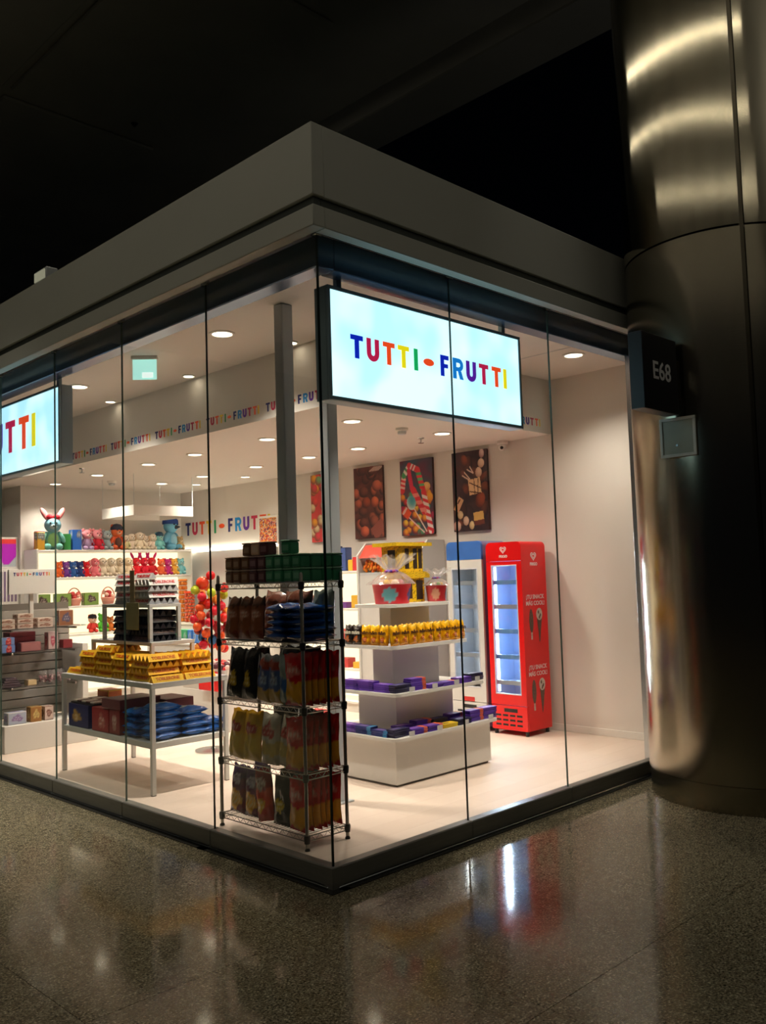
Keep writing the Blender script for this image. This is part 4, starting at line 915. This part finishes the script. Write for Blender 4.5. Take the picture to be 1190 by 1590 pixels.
P3 += [('e', .78, .38, .13, .17, -.3, (160, 78, 50), (90, 36, 28)), ('e', .36, .88, .10, .14, .2, (140, 70, 50), (60, 30, 28)), ('e', .30, .72, .08, .09, 0, (110, 60, 56), (50, 26, 30)),
       ('e', .86, .95, .07, .10, 0, (220, 190, 180), (150, 110, 110)), ('e', .84, .83, .09, .10, 0, (236, 206, 180), (190, 150, 130)), ('e', .76, .72, .09, .11, 0, (236, 204, 180), (190, 150, 130)),
       ('r', .64, .55, .17, .17, .1, (236, 196, 150)), ('l', .50, .60, .82, .52, .012, (80, 40, 30), (0, 0, 0), 0), ('l', .50, .49, .80, .46, .012, (80, 40, 30), (0, 0, 0), 0), ('l', .62, .65, .64, .44, .01, (80, 40, 30), (0, 0, 0), 0), ('l', .74, .64, .72, .45, .01, (80, 40, 30), (0, 0, 0), 0),
       ('l', .30, .70, .48, .64, .013, (236, 206, 190), (0, 0, 0), 0), ('l', .36, .74, .50, .65, .013, (236, 206, 190), (0, 0, 0), 0), ('l', .44, .77, .60, .72, .013, (236, 206, 190), (0, 0, 0), 0), ('l', .52, .80, .61, .72, .013, (236, 206, 190), (0, 0, 0), 0),
       ('r', .16, .34, .08, .16, -.55, (226, 178, 138)), ('l', .14, .36, .20, .40, .02, (96, 50, 40), (0, 0, 0), 0), ('r', .72, .18, .14, .09, .1, (232, 186, 106)), ('r', .74, .10, .14, .05, .1, (110, 52, 40)),
       ('e', .20, .21, .08, .09, 0, (238, 214, 170), (196, 160, 120)), ('e', .36, .13, .08, .10, 0, (236, 206, 180), (190, 150, 130)), ('e', .52, .07, .07, .09, 0, (238, 214, 160), (190, 150, 110)), ('e', .10, .07, .11, .11, 0, (230, 190, 170), (170, 120, 110))]
P0 = [('e', rp.uniform(0, 1), rp.uniform(0, 1), .13, .12, 0, rp.choice([(220, 60, 60), (240, 170, 50), (110, 170, 110), (230, 214, 170), (214, 50, 70)]), (120, 60, 40)) for _ in range(40)]
for lab, y1, y0, pt in [('tall poster of round chocolate truffles, leftmost of three on the right wall', 4.42, 3.92, painter(rough_bg((60, 26, 26), (92, 44, 40), 1.3), P1)),
                        ('tall poster of striped candy canes, middle of three on the right wall', 3.625, 3.12, painter(rough_bg((90, 40, 60), (36, 70, 80), 1), P2)),
                        ('tall poster of dark and cream chocolates beside the security camera', 2.825, 2.335, painter(rough_bg((40, 24, 34), (64, 38, 44), 1), P3)),
                        ('tall poster of fruit sweets, farthest and half hidden by the corner', 5.24, 4.75, painter((200, 60, 60), P0))]:
    t = thing('wall_poster', lab, 'poster', (XE, (y0 + y1) / 2, 2.045), group='tall posters along the right wall'); wd_ = (y1 - y0) / 2
    ob('canvas_frame', MB().color((60, 36, 34)).box(-.035, -.001, -wd_, wd_, 0, .87, .003), CARD, t)
    ob('print', MB().grid(lambda u, v: (-.0358, wd_ * (1 - 2 * u), .87 * v), 90, 150, pt), POSTER, t)
t = thing('framed_picture', 'small white framed picture of bright mixed candies on the far wall', 'picture', (XE, 6.17, 2.06))
ob('frame', MB().box(-.03, -.001, -.22, .22, 0, .40, .004), WHITE, t)
ob('print', MB().grid(lambda u, v: (-.031, .19 * (1 - 2 * u), .03 + .34 * v), 30, 30, lambda u, v: rp.choice([(220, 50, 40), (240, 190, 50), (80, 60, 110), (240, 120, 50), (120, 40, 60), (230, 220, 200)])), POSTER, t)

# ------------------------------------------------------------------ wall units along the right wall
pm = thing('pick_and_mix_unit', 'white wall cabinet with slanted bins of orange sweets under the posters', 'cabinet', (4.0, 3.0, 0))
GREYW = mat('unit_grey', (206, 204, 200), .45, noise=.02)
ob('body', MB().box(.0, .392, .025, .98, .012, 1.63, .004), GREYW, pm)
side_poly = [(-.02, .0), (.392, .0), (.392, 1.96), (.12, 1.96), (-.02, 1.82)]
Mside = Matrix(((1, 0, 0, 0), (0, 0, 1, 0), (0, 1, 0, 0), (0, 0, 0, 1)))
for y in (0, .98): ob('gable', MB().extrude([(x, z + .012) for x, z in side_poly], .025, Matrix.Translation((0, y, 0)) @ Mside), GREYW, pm)
ob('bin_front', MB().box(-.01, .004, .03, .975, 1.60, 1.76, .003), ACRYLIC, pm)
ob('lid', MB().extrude([(.0, 1.80), (.11, 1.95), (.13, 1.95), (.02, 1.80)], .95, Matrix.Translation((0, .028, 0)) @ Mside), mat('bin_lid', (214, 60, 40), .35), pm)
sw = MB()
for i in range(260):
    sw.color(rp.choice([(244, 140, 30), (236, 110, 24), (250, 170, 60)])).ball((rp.uniform(.03, .16), rp.uniform(.05, .96), 1.64 + rp.uniform(0, .15)), .018, 6, 4)
props(ob('sweets', sw, CARD, pm), kind='stuff')
# lit shelving bay with back light, shelves; returns nothing
def bay(label, loc, rz, L, depth, levels, top, back_z0=None):
    t_ = thing('lit_shelving', label, 'shelving', loc, rz)
    ob('back_panel', MB().box(0, L, depth - .03, depth, .012, top), WHITE, t_)
    for x in (0, L): ob('gable', MB().box(x - .012, x + .012, 0, depth, .012, top, .003), WHITE, t_)
    prev = levels[0]
    for k, z in enumerate(levels):
        so = ob('shelf', MB().box(.012, L - .012, 0, depth - .03, z - .028, z, .003), WHITE, t_)
        if k + 1 < len(levels) and (back_z0 is None or z >= back_z0):
            ob('light_panel', MB().box(.02, L - .02, depth - .042, depth - .03, z + .004, levels[k + 1] - .034), BACKLIT, so)
    ob('kickboard', MB().box(.012, L - .012, .03, .05, .012, levels[0] - .028), WHITE, t_)
    return t_
bay('white wall shelving with bright lit shelves behind the tiered display', (4.02, 5.45, 0), -PI / 2, 1.43, .37, [.14, .52, .82, 1.22, 1.66], 1.70)
bay('long back wall shelving with lit shelves full of plush toys', (1.95, 7.98, 0), 0, 2.36, .40, [.14, .52, .93, 1.31, 1.70, 2.07], 2.08)
# east far wall: coloured name, steel panel, light cove, counter
w_r = SC.objects['wall_right']
word_flat('lettering', w_r, (XE, 8.27, 2.29), '-X', .196)
t = thing('steel_panel', 'large brushed steel wall panel under the coloured shop name', 'panel', (XE, 7.1, 1.03))
ob('sheet', MB().box(-.03, -.001, -1.1, 1.19, 0, 1.0, .004), mat('pale_steel', (196, 196, 194), .35, .5, noise=.06, nscale=2), t)
ob('light_strip', MB().box(-.05, -.001, -1.1, 1.19, 1.01, 1.045), LED, t)
ob('upright', MB().box(-.05, -.001, 1.19, 1.24, -.0, 1.045), LED, t)
t = thing('wall_counter', 'white wall counter of sweet boxes under the steel panel', 'counter', (4.05, 6.9, 0))
ob('cabinet', MB().box(0, .34, -1.2, 1.0, .012, .97, .004), WHITE, t); ob('countertop', MB().box(-.03, .345, -1.22, 1.02, .97, 1.0, .004), WHITE, t)
for i in range(3): ob('door', MB().box(-.012, 0, -1.18 + .73 * i, -.47 + .73 * i, .1, .95, .004), WHITE, t)

# small jars and tubes
def tube_of_sweets(x, y, z, r, h, c, lb, rows=9):
    t_ = thing('sweet_tube', lb, 'tube', (x, y, z)); m_ = MB()
    for k in range(rows):
        for j in range(8): m_.color(mixc(c, (255, 200, 120), .3 * ((k + j) % 2))).ball((r * .72 * math.cos(j * PI / 4 + .4 * (k % 2)), r * .72 * math.sin(j * PI / 4 + .4 * (k % 2)), h * (k + .5) / rows), (r * .34, r * .34, h / rows * .5), 6, 4)
    props(ob('sweets', m_, CARD, t_), kind='stuff'); ob('tube', MB().lathe([(r, .0), (r, h)], 20), ACRYLIC, t_); ob('cap', MB().color(c).lathe([(r * 1.05, h), (r * 1.05, h + .02), (r * .8, h + .03)], 20), CARD, t_)
tube_of_sweets(4.12, 7.75, 1.001, .075, .42, (224, 70, 24), 'tall clear tube of orange sweets in front of the steel panel')
tube_of_sweets(4.12, 7.93, 1.001, .065, .60, (240, 130, 40), 'taller pale orange sweet tube left of the other one')
# stand of round wrapped candies
t = thing('candy_stand', 'tall stand hung with round red and orange wrapped candies beside the rack', 'candy stand', (1.70, 3.60, 0))
ob('pole', MB().lathe([(.012, .03), (.012, 1.60)], 10), SILVER, t); ob('base', MB().lathe([(.17, .012), (.17, .025), (.03, .035), (.02, .05)], 24), SILVER, t)
for k in range(46):
    z = .95 + .6 * (k / 46); a = k * 2.4; r = .07 + .09 * abs(math.sin(z * 9)); c = rp.choice([(222, 40, 30), (236, 90, 40), (214, 30, 50), (240, 150, 60), (190, 200, 50), (60, 110, 160), (160, 40, 40)])
    m_ = MB().color(c).ball((r * math.cos(a), r * math.sin(a), z), .044, 10, 7)
    m_.lathe([(.002, 0), (.02, .02)], 8, (r * math.cos(a), r * math.sin(a), z + .03), cap=False); ob('candy', m_, FOIL, t)
ob('candy', MB().color((236, 70, 34)).ball((-.06, .05, 1.575), .062, 14, 10), FOIL, t, label='large orange red candy ball')
ob('candy', MB().color((222, 40, 44)).ball((.0, .0, 1.645), .045, 14, 10), FOIL, t, label='red candy ball at the tip')
# dump bin
t = thing('sweet_bin', 'white bin with a red front behind the display table', 'bin', (2.57, 4.72, 0))
ob('cabinet', MB().box(-.22, .22, -.42, .42, .012, .42, .004), WHITE, t)
tub = MB(); tub.add([(-.22, -.42, .42), (.22, -.42, .42), (.22, .42, .42), (-.22, .42, .42), (-.28, -.46, .66), (.28, -.46, .66), (.28, .46, .66), (-.28, .46, .66)], [(0, 1, 5, 4), (1, 2, 6, 5), (2, 3, 7, 6), (3, 0, 4, 7)]); ob('tub', tub, WHITE, t)
ob('scoop_flap', MB().box(-.285, -.262, -.40, .02, .43, .64, .01), RED, t)
props(ob('sweets', (lambda m_: [m_.color(rp.choice([(200, 40, 40), (90, 50, 60), (230, 200, 190)])).ball((rp.uniform(-.22, .22), rp.uniform(-.4, .4), .64 + rp.uniform(0, .05)), .032, 6, 4) for _ in range(110)] and m_)(MB()), CARD, t), kind='stuff')
carton('storage_box', 'plain red box on the floor behind the tiered display', 'box', (2.02, 2.45, .012), (.22, .3, .42), (190, 24, 20), (196, 28, 24))

# ------------------------------------------------------------------ left glass shelf unit
gl = thing('glass_shelf_unit', 'slatwall display with glass shelves of chocolate boxes at far left', 'shelving', (.36, 5.1, 0))
ob('base', MB().box(0, .95, 0, .46, .012, .27, .004), WHITE, gl)
ob('riser_panel', MB().box(.80, .86, .02, .50, .27, 1.0, .003), WHITE, gl)
slat = mesh_of(MB().box(-.02, .88, .48, .50, 0, .082, .004), 'slat', mat('slat_grey', (176, 170, 160), .4, noise=.05))
for i in range(12): link('slat', slat, gl, (0, 0, .28 + i * .09))
ob('slat_backing', MB().box(-.02, .88, .50, .52, .27, 1.42), mat('slat_back', (120, 114, 106), .5), gl)
for z in (.625, .96, 1.185):
    so = ob('glass_shelf', MB().box(-.03, .89, .04, .48, z - .008, z), [ACRYLIC], gl)
    for x in (.1, .75): ob('bracket', MB().box(x - .012, x + .012, .06, .48, z - .03, z - .008, .003), CHROME, so)
ob('header_board', MB().box(.10, .585, .14, .17, 1.52, 1.765, .003), WHITE, gl)
word_flat('lettering', gl, (.145, .14, 1.70), '-Y', .034); ob('board_stand', MB().box(.32, .36, .17, .2, .96 + .22, 1.6, .003), WHITE, gl)
GZ = lambda x, y, z: (.36 + x, 5.1 + y, z)
G = 'chocolate gift boxes on the glass shelves'
carton('gift_box', 'blue and red picture box, left on the middle glass shelf', 'box', GZ(.07, .12, .961), (.13, .09, .075), (90, 120, 180), (110, 140, 200), blobc=(196, 40, 40), spot=(.55, .5, .2, .8), group=G)
carton('gift_box', 'blue and red picture box stacked upon the other', 'box', GZ(.065, .12, 1.037), (.13, .09, .07), (90, 120, 180), (120, 150, 206), blobc=(196, 40, 40), spot=(.55, .5, .2, .8), group=G)
carton('gift_box', 'dull pink flat box in the middle of the middle glass shelf', 'box', GZ(.29, .12, .961), (.20, .10, .085), (150, 80, 84), (168, 110, 110), group=G)
for i in range(4): carton('gift_box', 'dark red flat box, %s up at the back of the middle glass shelf' % ORD[i], 'box', GZ(.27, .30, .961 + .046 * i), (.26, .16, .044), (124, 44, 52), (134, 50, 58), group=G)
carton('gift_box', 'tall pale pink box at the right of the middle glass shelf', 'box', GZ(.52, .13, .961), (.10, .09, .17), (196, 170, 170), (206, 180, 180), blobc=(190, 90, 110), group=G)
carton('gift_box', 'small maroon box at the right end of the middle glass shelf', 'box', GZ(.68, .14, .961), (.10, .09, .085), (130, 46, 52), (140, 50, 56), group=G)
for k, (x, y, n) in enumerate(((.02, .12, 2), (.20, .12, 3), (.40, .12, 2))):
    for i in range(n): carton('chocolate_tray', 'brown white chocolate tray, %s up in stack %s, top glass shelf' % (ORD[i], ORD[k]), 'box', GZ(x + .03, y, 1.186 + .048 * i), (.155, .12, .046), (226, 206, 190), (220, 200, 186), blobc=(150, 100, 80), spot=(.5, .5, .38, .3), group=G)
carton('gift_box', 'square brown picture box at the right of the top glass shelf', 'box', GZ(.66, .13, 1.186), (.15, .09, .16), (214, 196, 180), (150, 100, 70), blobc=(90, 90, 120), group=G)
for i in range(4): carton('gift_box', 'dark flat box, %s up in the small pile on the lowest glass shelf' % ORD[i], 'box', GZ(.10, .14, .626 + .022 * i), (.20 - .03 * i, .12, .02), (70, 56, 66), (80, 66, 76), group=G)
carton('gift_box', 'pale yellow small box on the lowest glass shelf', 'box', GZ(.31, .13, .626), (.09, .08, .05), (206, 180, 150), (220, 196, 150), group=G)
def bags_small(x, z, i):
    t_ = thing('sweet_bag', 'clear pinkish bag of sweets, %s from left on the lowest glass shelf' % ORD[i], 'bag', GZ(x, .14, z), 0, 'clear sweet bags on the lowest glass shelf')
    m_ = MB()
    for k in range(26): m_.color(rp.choice([(206, 150, 160), (150, 100, 110), (226, 200, 200), (120, 80, 90)])).ball((rp.uniform(-.03, .03), rp.uniform(-.02, .02), .015 + rp.uniform(0, .07)), .013, 6, 4)
    props(ob('sweets', m_, CARD, t_), kind='stuff'); ob('pouch', bag_mesh(.085, .125, .05, lambda u, v: (220, 200, 200)), CELLO, t_)
for i in range(5): bags_small(.44 + .09 * i, .626, i)
carton('gift_box', 'white and blue picture box standing on the unit base', 'box', GZ(.14, .09, .271), (.18, .10, .115), (216, 206, 200), (176, 186, 206), blobc=(150, 130, 180), group=G)
carton('gift_box', 'golden box with a pale patch standing on the unit base', 'box', GZ(.33, .10, .271), (.11, .10, .145), (170, 130, 60), (150, 104, 50), blobc=(206, 180, 110), group=G)  # pale print patch on each visible face
carton('gift_box', 'brown and cream box beside the golden box on the unit base', 'box', GZ(.46, .10, .271), (.09, .10, .135), (140, 100, 80), (210, 190, 180), blobc=(120, 80, 70), group=G)

# ------------------------------------------------------------------ hanging panel frame
t = thing('hanging_frame', 'square white panel frame hung on thin wires near the back', 'panel frame', (2.5, 6.45, 2.44))
for nm, a in (('panel', (0, .012, 0, .82)), ('panel', (.85, .862, 0, .82)), ('panel', (.012, .85, 0, .012)), ('panel', (.012, .85, .808, .82))): ob(nm, MB().box(a[0], a[1], a[2], a[3], 0, .13, .002), WHITE, t)
for x, y in ((.006, .006), (.856, .006), (.006, .814), (.856, .814)): ob('wire', MB().lathe([(.0035, .13), (.0035, LZ - 2.44)], 6, (x, y, 0)), GREY_STEEL, t)

# ------------------------------------------------------------------ plush toys
PLUSH = {}
def felt(c): return mat('felt_%d_%d_%d' % c, c, .95, noise=.12, nscale=40, bump=.3)
def plush(label, loc, s_, body, head=None, ear=None, belly=None, ears='round', hat=None, bow=None, rz=0, group='plush toys on the back shelves', beak=None, name='plush_toy'):
    head = head or body; ear = ear or body
    t_ = thing(name, label, 'plush toy', loc, rz, group)
    b = MB(); b.ball((0, 0, .30), (.23, .20, .30), 14, 10)
    for x in (-1, 1): b.ball((x * .16, -.16, .10), (.11, .17, .10), 10, 7); b.ball((x * .24, -.06, .38), (.08, .10, .19), 10, 7, (0, -x * .5, 0))
    ob('body', b, felt(body), t_, smooth=True)
    h_ = ob('head', MB().ball((0, -.03, .74), (.24, .21, .23), 16, 11), felt(head), t_)
    if belly: ob('belly', MB().ball((0, -.09, .30), (.17, .14, .22), 12, 8), felt(belly), t_)
    for x in (-1, 1):
        if ears == 'round': ob('ear', MB().ball((x * .17, 0, .94), (.085, .04, .09), 10, 7), felt(ear), h_)
        elif ears == 'long': ob('ear', MB().ball((x * .22, .0, 1.06), (.08, .045, .21), 10, 8, (0, x * .5, 0)), felt(ear), h_)
        elif ears == 'flop': ob('ear', MB().ball((x * .25, -.02, .70), (.06, .08, .18), 10, 7, (0, x * .2, 0)), felt(ear), h_)
        ob('eye', MB().ball((x * .085, -.225, .79), .028, 8, 6), BLACK, h_)
    if beak: ob('beak', MB().lathe([(.07, 0), (.05, .08), (.004, .2)], 10), felt(beak), h_, (0, -.20, .70), (PI / 2, 0, 0))
    else: ob('muzzle', MB().ball((0, -.20, .68), (.11, .08, .075), 10, 7), felt(mixc_i(head)), h_); 
    if not beak: ob('nose', MB().ball((0, -.275, .705), (.035, .02, .025), 8, 6), BLACK, h_)
    if hat: ob('cap', MB().lathe([(.25, .80), (.24, .92), (.15, 1.02), (.02, 1.05)], 16, (0, -.02, 0)), felt(hat), h_)
    if bow: ob('bow', MB().ball((-.09, -.12, .97), (.10, .05, .08), 8, 6).ball((.09, -.12, .97), (.10, .05, .08), 8, 6), felt(bow), h_)
    t_.scale = (s_ * 1.28, s_ * 1.28, s_ * 1.28)
    return t_
def mixc_i(c): return tuple(int(v) for v in mixc(c, (245, 235, 225), .45))
TOP, Y1 = 2.071, 8.16
plush('big turquoise plush animal with long pink ears and a red bow on the top shelf', (2.22, 8.12, TOP), .36, (110, 176, 166), (120, 170, 190), (226, 130, 130), (150, 200, 130), 'long', bow=(190, 30, 46), rz=-.3)
carton('gift_bag', 'yellow and grey gift bag at the left end of the top shelf', 'gift bag', (2.03, 8.10, TOP), (.10, .10, .24), (226, 170, 40), (214, 160, 50), blobc=(110, 120, 120), spot=(.5, .85, .6, .3))
carton('gift_bag', 'pink gift bag behind the big turquoise plush', 'gift bag', (2.10, 8.26, TOP), (.12, .08, .26), (196, 60, 96), (200, 70, 100))
carton('gift_bag', 'green box right of the big turquoise plush', 'gift bag', (2.40, 8.12, TOP), (.10, .12, .22), (40, 130, 60), (50, 140, 70))
carton('toy_box', 'bright blue toy box on the top shelf', 'box', (2.54, 8.12, TOP), (.13, .12, .28), (30, 96, 190), (36, 106, 200), blobc=(140, 150, 170), spot=(.7, .8, .25, .2))
plush('pink plush pig in a lilac dress on the top shelf', (2.71, 8.12, TOP), .23, (190, 160, 200), (238, 150, 160), (238, 140, 150)); plush('pink plush pig in a red dress on the top shelf', (2.86, 8.12, TOP), .23, (206, 40, 60), (238, 150, 160), (238, 140, 150))
plush('grey blue plush mouse beside the pigs on the top shelf', (3.01, 8.12, TOP), .22, (150, 166, 170), (160, 176, 178), (150, 160, 166))
plush('orange plush bear wearing a dark cap on the top shelf', (3.16, 8.12, TOP), .28, (206, 90, 50), (230, 110, 60), None, (80, 50, 40), hat=(40, 44, 60))
for i, x in enumerate((3.29, 3.40, 3.51, 3.62, 3.73)):
    plush('cream plush puppy, %s from left in the row on the top shelf' % ORD[i], (x, 8.10 + .03 * (i % 2), TOP), .17 + .02 * (i % 3), ((200, 190, 140), (226, 206, 186), (222, 204, 176), (230, 214, 190), (220, 200, 180))[i], (228, 212, 190), (200, 170, 140), ears='flop', group='cream puppies on the top shelf')
plush('small turquoise plush animal in front of the blue bird', (3.82, 8.08, TOP), .20, (120, 190, 190), (130, 200, 196), hat=(40, 70, 90))
plush('large light blue plush bird with a dark blue crest at the shelf end', (4.06, 8.17, TOP), .38, (110, 176, 206), (116, 184, 214), None, (150, 200, 220), 'none', hat=(40, 70, 140), beak=(60, 64, 74), rz=.4)
plush('small tan plush animal at the right end of the top shelf', (4.20, 8.12, TOP), .16, (190, 160, 110), (196, 168, 120))
S2 = 1.701
for i, (x, c) in enumerate(((2.30, (240, 110, 40)), (2.40, (120, 60, 150)), (2.50, (50, 100, 170)), (2.60, (40, 60, 120)), (2.70, (230, 30, 40)))):
    plush('round %s plush ball animal, %s from left on the second shelf' % (('orange', 'violet', 'blue', 'navy', 'red')[i], ORD[i]), (x, 8.12, S2), .17, c, c, group='round plush animals on the second shelf')
for i, (x, c, nm) in enumerate(((2.81, (230, 120, 130), 'pink'), (2.93, (236, 220, 196), 'cream'), (3.06, (230, 214, 190), 'cream'), (3.19, (222, 204, 176), 'beige'), (3.32, (236, 216, 180), 'cream'), (3.45, (214, 30, 40), 'red'), (3.58, (206, 24, 50), 'crimson'), (3.70, (200, 30, 40), 'red'))):
    plush('%s fluffy plush dog, %s from left on the second shelf' % (nm, ORD[i]), (x, 8.10, S2), .21, c, c, mixc_i(c) if i < 5 else (220, 40, 120), ears='flop' if i < 5 else 'long', group='fluffy plush dogs on the second shelf')
for i, (x, c, nm) in enumerate(((3.86, (236, 110, 60), 'orange'), (3.97, (190, 40, 120), 'magenta'), (4.08, (240, 180, 70), 'yellow'), (4.19, (130, 200, 210), 'pale blue'))):
    plush('%s small plush animal near the right end of the second shelf' % nm, (x, 8.10, S2), .19, c, c, group='small plush animals at the shelf end')
S3 = 1.311
for i, x in enumerate((2.05, 2.34, 2.74)):
    carton('picture_box', 'green picture box, %s from left on the third shelf' % ORD[i], 'box', (x, 8.10, S3), (.21, .10, .17), (96, 130, 50), (120, 150, 70), blobc=(70, 50, 50), group='green picture boxes on the third shelf')
for i, x in enumerate((2.52, 3.02, 3.25)):
    t = thing('gift_basket', 'pink wrapped gift basket with a hoop handle, %s from left on the third shelf' % ORD[i], 'gift basket', (x, 8.12, S3), 0, 'pink gift baskets on the third shelf')
    ob('basket', MB().color((236, 160, 140)).lathe([(.07, 0), (.10, .09), (.095, .10)], 18), CARD, t)
    ob('handle', MB().color((240, 176, 160)).tube([(.10 * math.cos(a), 0, .09 + .15 * math.sin(a)) for a in [PI * k / 12 for k in range(13)]], .009), CARD, t)
    fl = MB()
    for k in range(10): fl.color(rp.choice([(236, 120, 110), (250, 210, 190), (200, 60, 60)])).ball((rp.uniform(-.06, .06), rp.uniform(-.05, .05), .11 + rp.uniform(0, .06)), .032, 8, 6)
    ob('flowers', fl, CARD, t)
S4 = .931
plush('bright green plush turtle on the fourth shelf', (2.92, 8.10, S4), .20, (90, 190, 60), (100, 200, 70)); plush('red and yellow plush character in a black hat on the fourth shelf', (2.77, 8.10, S4), .19, (206, 60, 50), (240, 190, 160), hat=(30, 26, 30)); plush('orange plush animal right of the green turtle', (3.05, 8.12, S4), .16, (214, 120, 50))
# goods on the lit wall bay behind the tiered display
for i, (y, c, c2, h_) in enumerate(((4.14, (200, 40, 44), (210, 60, 60), .16), (4.22, (236, 190, 50), (240, 200, 70), .13), (4.36, (40, 60, 110), (70, 90, 150), .28), (4.52, (60, 70, 110), (100, 70, 60), .30), (4.68, (190, 60, 50), (206, 90, 60), .22))):
    carton('sweet_box', ('red tin', 'yellow tub', 'blue picture box', 'dark blue box', 'orange red box')[i] + ' on the top of the lit wall shelves', 'box', (4.13, y, 1.661), (.10, .075 if i < 2 else .13, h_), c, c2, rz=0)
for k, z in enumerate((.521, .821, 1.221)):
    for i in range(5):
        c = rp.choice([(226, 120, 40), (190, 60, 60), (110, 60, 140), (230, 180, 60), (90, 60, 50)])
        carton('sweet_box', 'small sweet box, %s from the right on the %s lit wall shelf' % (ORD[i], ('lowest', 'middle', 'upper')[k]), 'box', (4.12, 4.12 + i * .24, z), (.12, .16, .07 + .04 * ((i + k) % 3)), c, mixc_ii(c) if False else c, group='small sweet boxes on the lit wall shelves')
# bags and tubs seen through the rack, on a low unit behind the table
t = thing('low_unit', 'low white unit with sweet bags behind the display table', 'unit', (2.9, 5.82, 0))
ob('cabinet', MB().box(-.3, .3, -.50, .52, .012, .86, .004), WHITE, t); ob('top', MB().box(-.32, .32, -.52, .54, .86, .88, .003), WHITE, t)
for i in range(10):
    c = ((200, 190, 60), (226, 150, 60), (200, 60, 60), (190, 200, 70), (226, 190, 60), (60, 170, 110), (70, 180, 120), (60, 160, 110), (60, 120, 200), (70, 130, 210))[i]
    nm = ('olive', 'orange', 'red', 'lime', 'golden', 'green', 'mint', 'teal', 'blue', 'sky blue')[i]
    carton('sweet_pack', '%s sweet pack on the low unit behind the display table' % nm, 'box', (2.68, 6.27 - .105 * i, .881), (.10, .095, .15), c, c, blobc=mixc(c, (240, 240, 240), .5), group='sweet packs on the low unit')
t = thing('side_cabinet', 'white cabinet with grey striped front at the far left edge', 'cabinet', (1.68, 8.62, 0))
ob('body', MB().box(-.2, .2, -.2, .2, .012, 1.84, .004), WHITE, t)
for i in range(8): ob('stripe_slat', MB().box(-.19 + .048 * i, -.16 + .048 * i, -.206, -.2, 1.40, 1.80, .001), mat('slat_mauve', (130, 110, 140), .5, noise=.05), t)
t = thing('framed_picture', 'bright pink and purple picture in a white frame at the far left edge', 'picture', (1.70, 8.46, 1.841))
ob('frame', MB().box(-.19, .19, 0, .03, 0, .42, .004), WHITE, t)
ob('print', MB().grid(lambda u, v: (-.165 + .33 * u, -.001, .025 + .37 * v), 20, 20, lambda u, v: (236, 60, 60) if v > .84 else ((190, 30, 200) if v > .25 + .2 * math.sin(6 * u + 1) else (190, 200, 206))), POSTER, t)
